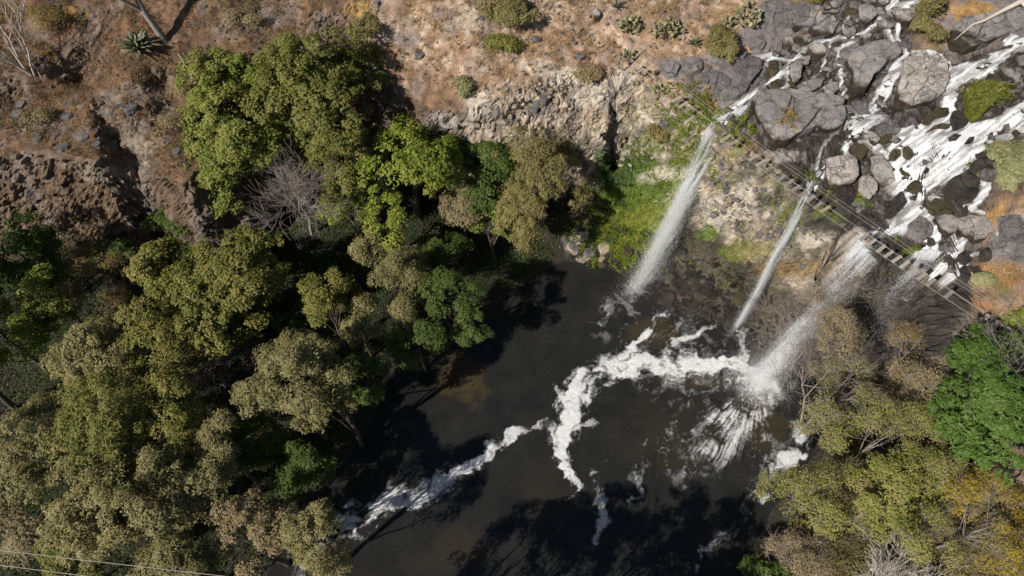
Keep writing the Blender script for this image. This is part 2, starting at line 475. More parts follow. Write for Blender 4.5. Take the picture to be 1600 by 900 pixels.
def ground_colour(P, slope, up, shore):
    X, Y, Z = P[:, 0], P[:, 1], P[:, 2]
    a = n2(X, Y, 3.2, 5, 11); b = n2(X, Y, 0.8, 4, 12); c = n2(X, Y, 9.0, 4, 13)
    f3 = fbm(P / 1.6, 4, 21); f3b = fbm(P * np.array([.25, .25, 1.4]), 4, 22)
    # dry hillside
    C = np.tile(np.array([0.205, 0.128, 0.082]), (len(P), 1))
    C = lerp(C, sstep(0.42, 0.68, a), (0.30, 0.205, 0.145))
    C = lerp(C, 0.75 * sstep(0.52, 0.7, b), (0.32, 0.19, 0.085))
    C = lerp(C, 0.7 * sstep(0.50, 0.30, b), (0.115, 0.078, 0.055))
    C = lerp(C, 0.6 * sstep(0.56, 0.72, c), (0.19, 0.15, 0.07))
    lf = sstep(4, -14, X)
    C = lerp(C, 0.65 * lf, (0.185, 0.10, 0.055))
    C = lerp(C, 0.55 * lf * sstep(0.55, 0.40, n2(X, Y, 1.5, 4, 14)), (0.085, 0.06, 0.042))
    rt = zone(X, Y, [(560, -60), (1260, -60), (1180, 60), (1100, 180), (1000, 130), (800, 160), (640, 130), (560, 60)], 2.5, 5)
    C = lerp(C, 0.65 * rt, (0.46, 0.305, 0.205))
    C = lerp(C, 0.6 * rt * sstep(0.5, 0.68, b), (0.56, 0.44, 0.33))
    # bare rock showing through
    rk = sstep(0.56, 0.66, n2(X, Y, 1.7, 4, 31)) * sstep(-0.2, 1.0, up)
    C = lerp(C, 0.5 * rk, (0.27, 0.22, 0.19))
    # cliffs of pale tuff, banded
    tuff = np.array([0.45, 0.37, 0.285]) * (0.55 + 0.75 * f3)[:, None]
    tuff = lerp(tuff, 0.5 * sstep(0.55, 0.7, f3b), (0.27, 0.175, 0.105))
    tuff = lerp(tuff, 0.75 * sstep(0.52, 0.40, f3), (0.15, 0.125, 0.11))
    tuff = lerp(tuff, 0.6 * sstep(0.52, 0.66, fbm(P * np.array([.9, .9, .35]), 4, 24)), (0.10, 0.085, 0.07))
    tuff = lerp(tuff, 0.3 * sstep(20, 30, X) * sstep(0.50, 0.64, fbm(P / 2.6, 4, 25)), (0.09, 0.105, 0.028))
    cl = sstep(0.9, 1.6, slope)
    C = C * (1 - cl[:, None]) + tuff * cl[:, None]
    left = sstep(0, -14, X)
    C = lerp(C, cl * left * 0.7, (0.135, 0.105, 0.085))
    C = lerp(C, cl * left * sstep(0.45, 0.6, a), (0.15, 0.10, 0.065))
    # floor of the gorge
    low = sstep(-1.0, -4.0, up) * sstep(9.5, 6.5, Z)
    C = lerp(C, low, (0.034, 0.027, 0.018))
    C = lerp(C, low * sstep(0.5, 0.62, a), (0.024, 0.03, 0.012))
    rb_ = zone(X, Y, [(1325, 480), (1500, 560), (1540, 620), (1600, 700), (1700, 900), (1600, 1000), (1250, 1000), (1290, 700)], 2.0, 6)
    C = lerp(C, 0.85 * rb_, (0.10, 0.078, 0.05))
    # talus under the falls
    tal = zone(X, Y, [(880, 400), (905, 350), (1010, 330), (1060, 340), (1150, 400), (1290, 450), (1300, 560), (1200, 560), (1040, 500), (980, 430)], 1.0, 7)
    tal = tal * sstep(9, 2.5, Z + (f3 - 0.5) * 3)
    C = lerp(C, tal, (0.055, 0.046, 0.036))
    C = lerp(C, tal * sstep(0.5, 0.64, b), (0.10, 0.085, 0.06))
    # cascade bed: grey basalt
    cz = zone(X, Y, CASC, 1.5, 9, 1.2) * sstep(-0.6, 0.4, up)
    bas = np.array([0.24, 0.21, 0.2]) * (0.35 + 0.7 * f3)[:, None]
    C = C * (1 - cz[:, None]) + bas * cz[:, None]
    C = lerp(C, 0.92 * cz * sstep(0.34, 0.5, b), (0.034, 0.026, 0.018))
    slab = zone(X, Y, [(1020, 95), (1100, 90), (1200, 0), (1290, 0), (1200, 100), (1170, 160), (1105, 175)], 0.6, 4, 0.8)
    C = lerp(C, 0.85 * slab, (0.20, 0.18, 0.18))
    rs = zone(X, Y, [(1480, 90), (1470, 40), (1530, -40), (1690, -40), (1690, 50), (1560, 60)], 0.6, 4, 0.8)
    C = lerp(C, 0.85 * rs, (0.23, 0.20, 0.19))
    rr = zone(X, Y, [(1540, 375), (1560, 335), (1690, 310), (1690, 560), (1560, 560), (1515, 500), (1520, 430)], 0.8, 4, 1.0)
    C = lerp(C, 0.8 * rr, (0.30, 0.225, 0.175))
    # black wet basalt behind the main falls; the gap under the bridge is painted dark
    wet = zone(X, Y, [(1200, 240), (1262, 268), (1345, 318), (1390, 355), (1500, 425), (1516, 470), (1500, 560), (1330, 470), (1290, 400)], 0.6, 5, 0.5) * sstep(2.6, 1.4, up) * sstep(0.0, 1.0, X - 31)
    C = lerp(C, 0.93 * wet, (0.04, 0.034, 0.032))
    cw = sstep(20, 26, X) * sstep(46, 40, X) * sstep(12, 5, Z + (f3 - 0.5) * 8) * sstep(1.0, -0.5, up)
    C = lerp(C, 0.4 * cw, (0.10, 0.085, 0.06))
    # colour patches: tufts, moss, pale and black rock, crevices painted dark
    for (px, py, rx, ry, col, s) in PATCH:
        c0 = hit(px, py)
        sel = np.nonzero((np.abs(X - c0[0]) < rx * 0.16 + 1.5) & (np.abs(Y - c0[1]) < ry * 0.26 + 2.5) & (np.abs(Z - c0[2]) < 7))[0]
        if len(sel):
            m = blob(P[sel], px, py, rx, ry, int(px) % 57)
            C[sel] = lerp(C[sel], m * s, col)
    # wet margin of the pool and the bed below it
    wetm = sstep(-1.2, -0.1, shore)
    C = lerp(C, wetm * 0.8, (0.035, 0.03, 0.022))
    return np.clip(C * (0.8 + 0.4 * b)[:, None], 0.004, 0.9)

GREEN = (0.10, 0.15, 0.02); MOSS = (0.15, 0.17, 0.025); GOLD = (0.42, 0.24, 0.07); PALE = (0.56, 0.49, 0.40); GREY = (0.23, 0.205, 0.20); DARK = (0.05, 0.042, 0.038)
PATCH = [(1225, 195, 18, 15, GOLD, .8), (1110, 135, 9, 8, GOLD, .8), (1110, 165, 12, 10, GOLD, .6), (1165, 80, 8, 9, GOLD, .8), (1520, 20, 32, 16, GOLD, .85), (1560, 435, 32, 20, (0.40, 0.19, 0.06), .85), (1565, 450, 16, 12, (0.13, 0.13, 0.04), .7),
         (1555, 335, 16, 12, GOLD, .8), (1545, 480, 12, 10, (0.42, 0.18, 0.05), .6), (105, 18, 22, 12, GOLD, .5), (130, 25, 12, 18, (0.1, 0.12, 0.03), .4), (560, 15, 18, 14, (0.42, 0.27, 0.07), .7),
         (620, 45, 40, 26, PALE, .35), (720, 30, 40, 25, PALE, .4), (640, 65, 25, 14, GREY, .6), (690, 20, 22, 12, GREY, .5), (430, 25, 25, 18, GREY, .6), (1155, 230, 26, 16, (0.34, 0.24, 0.15), .6), (1160, 235, 14, 8, MOSS, .6),
         (1000, 295, 64, 44, GREEN, .95), (960, 270, 40, 30, (0.05, 0.085, 0.02), .95), (1000, 345, 56, 26, MOSS, .95), (1035, 215, 34, 18, GREEN, .5), (1090, 250, 24, 26, MOSS, .4), (1110, 362, 16, 14, GREEN, .8), (1150, 390, 22, 18, MOSS, .6),
         (1200, 305, 22, 26, MOSS, .55), (1225, 335, 12, 22, MOSS, .6), (1245, 345, 8, 30, GREEN, .6), (1235, 420, 38, 14, (0.23, 0.15, 0.06), .75), (1180, 395, 28, 12, (0.26, 0.22, 0.09), .7), (1150, 320, 46, 30, (0.56, 0.50, 0.43), .6), (1270, 372, 16, 18, PALE, .8), (1204, 312, 20, 16, DARK, .85), (1300, 345, 24, 26, DARK, .8), (1175, 255, 16, 10, DARK, .5), (1225, 262, 18, 9, DARK, .7), (1080, 300, 30, 20, (0.5, 0.42, 0.3), .5),
         (880, 120, 40, 16, PALE, .8), (930, 150, 44, 18, PALE, .75), (975, 120, 28, 16, PALE, .75), (750, 160, 26, 22, PALE, .85), (1010, 185, 40, 12, PALE, .6), (840, 105, 30, 14, PALE, .5), (1035, 272, 30, 10, PALE, .7), (690, 192, 34, 14, (0.36, 0.32, 0.29), .8),
         (60, 250, 60, 16, (0.28, 0.23, 0.18), .3), (150, 270, 36, 18, (0.33, 0.27, 0.21), .45), (230, 225, 30, 12, (0.36, 0.29, 0.22), .6), (1220, 245, 34, 14, (0.40, 0.35, 0.31), .6), (905, 380, 26, 16, (0.30, 0.26, 0.23), .8), (985, 235, 30, 8, PALE, .5),
         (1310, 340, 9, 9, GREEN, .5), (1285, 330, 9, 9, MOSS, .6), (1345, 320, 10, 10, GREEN, .5), (1335, 375, 8, 16, PALE, .7)]

# ---- the mesh: columns across the gorge, rows spaced by length along the slope so cliffs stay dense
xs = np.concatenate([-72 - np.cumsum(np.linspace(0.3, 13, 44))[::-1], np.arange(-72, 72.01, 0.26), 72 + np.cumsum(np.linspace(0.3, 13, 44))])
NR = 430
ysf = np.arange(5.0, 108.0, 0.1)
far_lo = 5 - np.cumsum(np.linspace(0.4, 14, 26))[::-1]; far_hi = 108 + np.cumsum(np.linspace(0.4, 14, 26))
FLOOR_FAR = lambda x, y: 33 + 0.02 * abs(x)
rows = []
for x in xs:
    h = samp(HG, np.full(len(ysf), x), ysf)
    w = np.sqrt(np.diff(ysf) ** 2 + (0.85 * np.diff(h)) ** 2)
    s = np.concatenate([[0], np.cumsum(w)])
    yq = np.interp(np.linspace(0, s[-1], NR), s, ysf)
    rows.append(np.concatenate([far_lo, yq, far_hi]))
YR = np.array(rows)                      # columns x rows
for _ in range(3):                       # keep neighbouring columns in step
    YR[1:-1] = 0.5 * YR[1:-1] + 0.25 * (YR[:-2] + YR[2:])
nC, nR = YR.shape
XR = np.repeat(xs[:, None], nR, 1)
P = np.stack([XR.ravel(), YR.ravel(), samp(HG, XR.ravel(), YR.ravel())], 1)
gs_y = samp(GYX[0], P[:, 0], P[:, 1]); gs_x = samp(GYX[1], P[:, 0], P[:, 1])
Nn = np.stack([-gs_x, -gs_y, np.ones(len(P))], 1); Nn /= np.linalg.norm(Nn, axis=1, keepdims=True)
slope = np.hypot(gs_x, gs_y); upv = samp(UPG, P[:, 0], P[:, 1]); shv = samp(SHG, P[:, 0], P[:, 1])
dense = (np.abs(P[:, 0]) < 85) & (P[:, 1] > -5) & (P[:, 1] < 115)
rockm = sstep(0.7, 1.5, slope)
rough = (fbm(P / 1.1, 5, 41, 0.55) - 0.5) * 0.9
ridg = (np.abs(2 * fbm(P * np.array([0.55, 0.55, 0.8]), 4, 43, 0.55) - 1) - 0.2) * 1.6
PWp = P + np.stack([n2(P[:, 0], P[:, 2], 2.0, 3, 45), n2(P[:, 1], P[:, 2], 2.0, 3, 46), n2(P[:, 0], P[:, 1], 2.0, 3, 47)], 1) * 2.2
f1, f2, cid = worley(PWp * np.array([0.33, 0.33, 0.62]), 51)
blocks = (cid - 0.5) * 1.5 - 0.45 * sstep(0.08, 0.0, f2 - f1)
g1, g2, gid = worley(PWp * np.array([1.0, 1.0, 1.5]), 61)
blocks2 = (gid - 0.5) * 0.35 - 0.18 * sstep(0.12, 0.0, g2 - g1)
calm = sstep(0.5, -0.5, shv)
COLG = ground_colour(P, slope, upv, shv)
stony = zone(P[:, 0], P[:, 1], CASC, 1.5, 9) * 0.8
disp = rough * (0.45 + 0.4 * rockm) * calm - ridg * rockm * 0.8 + (fbm(P * 1.9, 3, 48, 0.6) - 0.5) * 0.7 * rockm + (blocks + blocks2) * rockm * 0.6 + (0.45 * blocks + blocks2) * stony * (1 - rockm) + blocks2 * 0.5 * (1 - rockm) * sstep(0, 2, upv)
disp = np.where(dense, disp, 0)
P2 = P + Nn * disp[:, None]
crev = (sstep(0.10, 0.0, f2 - f1) * 0.5) * rockm
idx = np.arange(nC * nR).reshape(nC, nR)
F = np.stack([idx[:-1, :-1].ravel(), idx[1:, :-1].ravel(), idx[1:, 1:].ravel(), idx[:-1, 1:].ravel()], 1)
me = mesh_np("terrain", P2, F, True)
fr_ = rockm[F].mean(1)
me.polygons.foreach_set("use_smooth", (fr_ < 0.25) & (stony[F].mean(1) < 0.3))
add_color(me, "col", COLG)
add_float(me, "wet", np.clip(sstep(0.075, 0.04, COLG.mean(1)), 0, 1))
m, nt, b, out = new_mat("ground_rock_and_dry_grass")
at_c = N(nt, "ShaderNodeAttribute"); at_c.attribute_name = "col"
geo = N(nt, "ShaderNodeNewGeometry")
nA = noise_node(nt, 1.3, 9, 0.68, geo.outputs["Position"])
nB = noise_node(nt, 7.0, 7, 0.7, geo.outputs["Position"])
rA = ramp(nt, nA.outputs[0], [(0.28, g3(0.45)), (0.5, g3(1.0)), (0.72, g3(1.45))])
rB = ramp(nt, nB.outputs[0], [(0.3, g3(0.55)), (0.5, g3(1.0)), (0.7, g3(1.4))])
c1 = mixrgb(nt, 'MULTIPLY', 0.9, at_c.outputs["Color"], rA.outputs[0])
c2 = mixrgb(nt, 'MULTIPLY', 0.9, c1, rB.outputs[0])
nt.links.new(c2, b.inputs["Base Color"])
at_w = N(nt, "ShaderNodeAttribute"); at_w.attribute_name = "wet"
mr = nt.nodes.new("ShaderNodeMapRange"); mr.inputs[3].default_value = 0.92; mr.inputs[4].default_value = 0.55
nt.links.new(at_w.outputs["Fac"], mr.inputs[0]); nt.links.new(mr.outputs[0], b.inputs["Roughness"])
b.inputs["Specular IOR Level"].default_value = 0.25
madd = nt.nodes.new("ShaderNodeMath"); madd.operation = 'ADD'
nt.links.new(nA.outputs[0], madd.inputs[0]); nt.links.new(nB.outputs[0], madd.inputs[1])
bump(nt, b, madd.outputs[0], 0.9, 0.22)
M_GROUND = m
terrain = link("terrain", me, None, m)
tag(terrain, kind="structure")

# ================================================================== POOL
BURST = at(1188, 592, 0)
def pw(pts):
    return [at(a, b, 0) for a, b in pts]
px0 = at(330, 960, 0); px1 = at(1320, 900, 0)
WS = 0.16
wx = np.arange(-46, 47, WS); wy = np.arange(6, 63, WS)
WX, WY = np.meshgrid(wx, wy)
keepG = samp(SHG, WX.ravel(), WY.ravel()).reshape(WX.shape) > -2.0
X, Y = WX.ravel(), WY.ravel()
MP = mpp(1000, 600, 0)
# warped coordinates make the edges curl
q1 = n2(X, Y, 3.6, 4, 71) - 0.5; q2 = n2(X, Y, 3.6, 4, 72) - 0.5
q3 = n2(X, Y, 0.9, 4, 76, 0.6) - 0.5; q4 = n2(X, Y, 0.9, 4, 77, 0.6) - 0.5
XW = X + q1 * 3.0 + q3 * 1.5; YW = Y + q2 * 3.0 + q4 * 1.5
fine = n2(XW, YW, 0.95, 5, 73, 0.55); mid = n2(XW, YW, 1.6, 5, 74, 0.6)
def fl(pts, ws, soft=1.0, XX_=None, YY_=None):
    W = pw(pts)
    d, w, s = polyline_d(XW if XX_ is None else XX_, YW if YY_ is None else YY_, W, [a * MP for a in ws])
    st_ = (fbm2(s * 0.30 + q1 * 0.8, d * 2.4 + q2 * 0.8, 5, 79, 0.62) - 0.5) * 1.9 + 0.5   # filaments drawn out along the drift
    pr = np.clip(1 - d / w, 0, 1) ** soft
    global sval
    th = 1.12 - 0.92 * pr * AMP
    sval = np.maximum(sval, np.clip(AMP, 0, 1) * sstep(th - 0.30, th + 0.30, 0.50 * st_ + 0.50 * nf0) * sstep(0.0, 0.12, pr))
    return pr
sval = np.zeros(len(X)); AMP = 1.0
nf0 = np.clip(((0.55 * fine + 0.45 * mid) - 0.5) * 2.8 + 0.5, -0.4, 1.4)
foam = np.zeros(len(X))
# the great tongue of foam drifting away from the main fall
AMP = 0.98; foam = np.maximum(foam, AMP * fl([(1190, 585), (1150, 572), (1100, 576), (1050, 572), (1000, 574), (950, 580), (915, 595)], [46, 36, 32, 34, 38, 32, 34], 0.75))
AMP = 0.95; foam = np.maximum(foam, AMP * fl([(1045, 480), (1020, 498), (1004, 525), (992, 545), (960, 562), (910, 590)], [9, 9, 11, 13, 16, 22], 0.7))
AMP = 1.15; foam = np.maximum(foam, AMP * fl([(912, 590), (895, 615), (890, 645), (880, 680), (882, 700)], [28, 38, 40, 34, 24], 0.6))
AMP = 1.1; foam = np.maximum(foam, AMP * fl([(885, 700), (885, 730), (893, 775)], [16, 12, 7], 0.8))
AMP = 1.0; foam = np.maximum(foam, AMP * fl([(935, 660), (905, 665), (900, 640)], [12, 14, 16], 0.8))
AMP = 0.9; foam = np.maximum(foam, AMP * fl([(862, 652), (835, 660), (800, 685)], [8, 9, 12], 0.8))
AMP = 0.98; foam = np.maximum(foam, AMP * fl([(805, 682), (760, 705), (700, 742), (640, 775), (590, 800), (545, 826)], [12, 18, 27, 32, 36, 40], 0.9))
AMP = 0.8; foam = np.maximum(foam, AMP * fl([(560, 815), (500, 850), (460, 900)], [30, 30, 25], 0.9))
AMP = 0.85; foam = np.maximum(foam, AMP * fl([(938, 715), (925, 745), (928, 775), (940, 800), (930, 835)], [6, 13, 12, 13, 10], 0.8))
AMP = 0.75; foam = np.maximum(foam, AMP * fl([(1010, 690), (985, 755), (1000, 775), (980, 790)], [7, 12, 9, 9], 0.8))
AMP = 0.55; foam = np.maximum(foam, AMP * fl([(1060, 640), (1030, 622), (1005, 625)], [10, 12, 9], 0.8))
AMP = 0.9; foam = np.maximum(foam, AMP * fl([(1252, 650), (1246, 690), (1218, 735), (1180, 770)], [14, 18, 22, 18], 0.7))
AMP = 0.7; foam = np.maximum(foam, AMP * fl([(1180, 770), (1150, 815), (1105, 860), (1090, 900)], [16, 15, 8, 5], 0.8))
AMP = 0.8; foam = np.maximum(foam, AMP * fl([(1245, 690), (1218, 735)], [24, 28], 0.8))
AMP = 0.85; foam = np.maximum(foam, AMP * fl([(1160, 500), (1162, 540), (1175, 575)], [10, 12, 16], 0.8))
AMP = 0.9; foam = np.maximum(foam, AMP * fl([(1130, 500), (1100, 512), (1080, 525), (1060, 540)], [8, 12, 14, 10], 0.8))
nf = np.clip(((0.6 * fine + 0.4 * mid) - 0.5) * 1.7 + 0.5, -0.2, 1.2)
lace = np.abs(2 * n2(XW, YW, 1.5, 5, 75, 0.6) - 1)                  # curling filaments
val = sval.copy()
val = np.maximum(val, 0.40 * sstep(0.06, 0.01, lace) * sstep(0.05, 0.35, foam) * sstep(0.4, 0.6, mid))
# boiling heart of the main fall
rb = np.hypot(X - BURST[0], (Y - BURST[1]))
val = np.maximum(val, sstep(1.05, 0.1, rb / (56 * MP) + (mid - 0.5) * 1.1 + (fine - 0.5) * 0.7))
# streaks thrown out from the burst towards the lower left
ang = np.arctan2(Y - BURST[1], X - BURST[0])
adeg = np.degrees(ang)
rg1 = 1 - np.abs(2 * fbm2(ang * 30 + q1 * 1.4, rb * 0.10 + q2 * 0.6, 3, 81, 0.6) - 1)
rg2 = 1 - np.abs(2 * fbm2(ang * 13 + q1 * 3.0, rb * 0.16 + q2 * 1.2, 4, 82, 0.6) - 1)
stk = 0.5 * sstep(0.70, 0.98, rg1) + 0.5 * sstep(0.66, 0.97, rg2)
fan = sstep(-166, -142, adeg) * sstep(-70, -96, adeg) * sstep(16.5, 3.0, rb + q1 * 8)
fan2 = sstep(-150, -141, adeg) * sstep(-112, -124, adeg) * sstep(20, 8.0, rb + q1 * 7)
val = np.maximum(val, np.clip((0.25 + 0.95 * stk) * np.clip(0.85 * fan + 0.5 * fan2, 0, 1) * (0.22 + 1.0 * sstep(0.36, 0.66, mid)) * (0.55 + 0.9 * fine), 0, 0.9))
# splash skirts of the two thin falls
for (px, py, r, k) in ((1000, 452, 46, 1.0), (1158, 512, 26, 0.9)):
    c = at(px, py, 0)
    rr = np.hypot(X - c[0], Y - c[1]); an = np.arctan2(Y - c[1], X - c[0])
    s2 = fbm2(an * 6 + q1 * 2.5, rr * 0.6 + q2 * 2, 4, 83, 0.6)
    val = np.maximum(val, 0.55 * k * sstep(0.45, 0.85, 0.25 * s2 + 0.75 * fine + 0.34 * sstep(r * MP, 0, rr) - 0.06) * sstep(r * MP * 1.5, r * MP * 0.5, rr))
# churned water between the falls: thin grey streaks drawn out by the current
CH = pw([(950, 436), (1040, 470), (1160, 505), (1262, 560), (1270, 690), (1190, 770), (1060, 800), (985, 720), (1000, 640), (965, 560), (920, 520)])
chm = sstep(-2.5, 2.5, poly_sd(X, Y, CH) + q1 * 7)
fx, fy = X - BURST[0] - 6, Y - BURST[1] - 4
cs_ = fbm2(np.arctan2(fy, fx) * 11 + q1 * 5, np.hypot(fx, fy) * 0.35 + q2 * 4, 5, 85, 0.66)
val = np.maximum(val, chm * (0.36 * sstep(0.44, 0.70, cs_) * sstep(0.3, 0.6, mid) + 0.34 * sstep(0.09, 0.01, lace) * sstep(0.42, 0.62, n2(X, Y, 4.0, 3, 86)) + 0.10 * mid))
# faint wisps round all foam
val = np.maximum(val, 0.30 * sstep(0.0, 0.5, foam) * sstep(0.35, 0.7, fine))
# thin grey froth in the churned corner
milk = 0.42 * sstep(22, 0, np.hypot(X - at(1090, 545, 0)[0], 1.4 * (Y - at(1090, 545, 0)[1]))) * sstep(0.40, 0.7, mid) * sstep(-6.2, -3.0, (X - at(985, 560, 0)[0]) - 5)
speck = sstep(0.66, 0.74, n2(X, Y, 0.33, 2, 91)) * sstep(0.45, 0.62, n2(X, Y, 3.5, 3, 92)) * 0.30 * sstep(16, 3, np.hypot(X - at(1030, 600, 0)[0], Y - at(1030, 600, 0)[1]))
val = np.clip(np.maximum(val, np.maximum(milk * (0.5 + fine), speck)), 0, 1)
# shallows: brown sand bars showing through
sh = np.zeros(len(X))
for (px, py, rx, ry, k) in ((725, 590, 48, 42, 0.9), (1085, 595, 70, 16, 0.5), (720, 860, 50, 36, 0.3), (665, 880, 50, 24, 0.2), (1050, 680, 90, 60, 0.25), (860, 770, 60, 50, 0.15), (1020, 520, 46, 24, 0.6), (1190, 660, 40, 50, 0.5), (1000, 430, 40, 20, 0.5)):
    c = at(px, py, 0); s = mpp(px, py, 0)
    e = np.hypot((X - c[0]) / (rx * s), (Y - c[1]) / (ry * s * 1.15))
    sh = np.maximum(sh, k * sstep(1.15, 0.45, e + (mid - 0.5) * 1.3))
zw = (n2(X, Y, 1.1, 3, 95) - 0.5) * 0.05 + 0.06 * val * fine + 0.5 * sstep(3.5, 0, rb) * mid + 0.08 * stk * np.clip(fan, 0, 1)
ids = -np.ones(len(X), int)
kv = keepG.ravel()
fm = keepG[:-1, :-1] & keepG[1:, :-1] & keepG[1:, 1:] & keepG[:-1, 1:]
gi = np.arange(len(X)).reshape(WX.shape)
Fq = np.stack([gi[:-1, :-1][fm], gi[:-1, 1:][fm], gi[1:, 1:][fm], gi[1:, :-1][fm]], 1)
used = np.unique(Fq); ids[used] = np.arange(len(used))
me = mesh_np("pool_water", np.stack([X, Y, zw], 1)[used], ids[Fq], True)
add_float(me, "foam", val[used]); add_float(me, "shoal", sh[used])
m, nt, b, out = new_mat("dark_pool_water")
geo = N(nt, "ShaderNodeNewGeometry")
af = N(nt, "ShaderNodeAttribute"); af.attribute_name = "foam"
as_ = N(nt, "ShaderNodeAttribute"); as_.attribute_name = "shoal"
nA = noise_node(nt, 0.25, 5, 0.6, geo.outputs["Position"], 0.6)
deep = ramp(nt, nA.outputs[0], [(0.35, (0.0145, 0.0147, 0.0142)), (0.65, (0.022, 0.0216, 0.0195))])
w1 = mixrgb(nt, 'MIX', as_.outputs["Fac"], deep.outputs[0], (0.056, 0.043, 0.022))
nF = noise_node(nt, 2.2, 8, 0.68, geo.outputs["Position"], 1.4)
fr = ramp(nt, nF.outputs[0], [(0.3, (0.60, 0.60, 0.595)), (0.6, (0.80, 0.80, 0.79))])
def mnode(op, a, b_):
    n_ = nt.nodes.new("ShaderNodeMath"); n_.operation = op; n_.use_clamp = False
    for i_, v_ in enumerate((a, b_)):
        if hasattr(v_, "is_output"): nt.links.new(v_, n_.inputs[i_])
        else: n_.inputs[i_].default_value = v_
    return n_.outputs[0]
nd_ = mnode('MULTIPLY', mnode('SUBTRACT', nF.outputs[0], 0.5), 0.55)
gate = nt.nodes.new("ShaderNodeMapRange"); gate.inputs[1].default_value = 0.0; gate.inputs[2].default_value = 0.25
nt.links.new(af.outputs["Fac"], gate.inputs[0])
ff = mnode('ADD', af.outputs["Fac"], mnode('MULTIPLY', nd_, gate.outputs[0]))
fcl = nt.nodes.new("ShaderNodeMapRange"); fcl.interpolation_type = 'SMOOTHSTEP'; fcl.inputs[1].default_value = 0.12; fcl.inputs[2].default_value = 1.3
nt.links.new(ff, fcl.inputs[0])
w2 = mixrgb(nt, 'MIX', fcl.outputs[0], w1, fr.outputs[0])
nt.links.new(w2, b.inputs["Base Color"])
mr = nt.nodes.new("ShaderNodeMapRange"); mr.inputs[3].default_value = 0.12; mr.inputs[4].default_value = 0.8
nt.links.new(af.outputs["Fac"], mr.inputs[0]); nt.links.new(mr.outputs[0], b.inputs["Roughness"])
b.inputs["IOR"].default_value = 1.33
b.inputs["Specular IOR Level"].default_value = 0.5
nR_ = noise_node(nt, 1.6, 6, 0.6, geo.outputs["Position"], 0.4)
ma = nt.nodes.new("ShaderNodeMath"); ma.operation = 'ADD'
nt.links.new(nR_.outputs[0], ma.inputs[0]); nt.links.new(af.outputs["Fac"], ma.inputs[1])
bump(nt, b, ma.outputs[0], 0.5, 0.12)
pool = link("pool_water", me, None, m)
tag(pool, kind="structure")

# ================================================================== STREAM ABOVE THE FALLS
ST_POLY = [
    [(1660, 45), (1600, 58), (1578, 52), (1566, 66), (1572, 78), (1540, 88), (1520, 97), (1482, 105), (1476, 125), (1480, 148), (1470, 165), (1440, 190), (1405, 205), (1388, 225), (1383, 250), (1390, 270), (1380, 290), (1392, 305), (1420, 318), (1442, 318), (1450, 300), (1490, 285),
     (1535, 255), (1558, 240), (1570, 225), (1600, 207), (1660, 185), (1660, 140), (1600, 160), (1560, 180), (1520, 195), (1500, 185), (1490, 165), (1498, 150), (1490, 140), (1520, 128), (1550, 120), (1565, 100), (1585, 82), (1660, 75)],
    [(1392, 300), (1440, 314), (1462, 338), (1452, 350), (1432, 346), (1412, 356), (1396, 372), (1368, 386), (1340, 384), (1340, 374), (1370, 352), (1402, 330)],
    [(1455, 302), (1475, 312), (1497, 333), (1489, 342), (1468, 326), (1452, 314)],
    [(1530, 283), (1545, 286), (1540, 312), (1530, 322), (1538, 334), (1512, 330), (1500, 326), (1520, 312)],
    [(1450, 345), (1463, 350), (1470, 378), (1462, 400), (1430, 398), (1440, 375)],
    [(1320, 176), (1335, 165), (1345, 178), (1375, 178), (1390, 186), (1368, 196), (1345, 208), (1328, 222), (1322, 205)],
    [(1178, 86), (1200, 82), (1216, 88), (1218, 96), (1195, 98), (1182, 94)],
    [(1424, 84), (1448, 78), (1475, 86), (1468, 92), (1440, 90)],
    [(1440, -8), (1475, -8), (1468, 4), (1444, 5)],
    [(1549, 364), (1560, 356), (1578, 366), (1570, 380), (1558, 378)]]
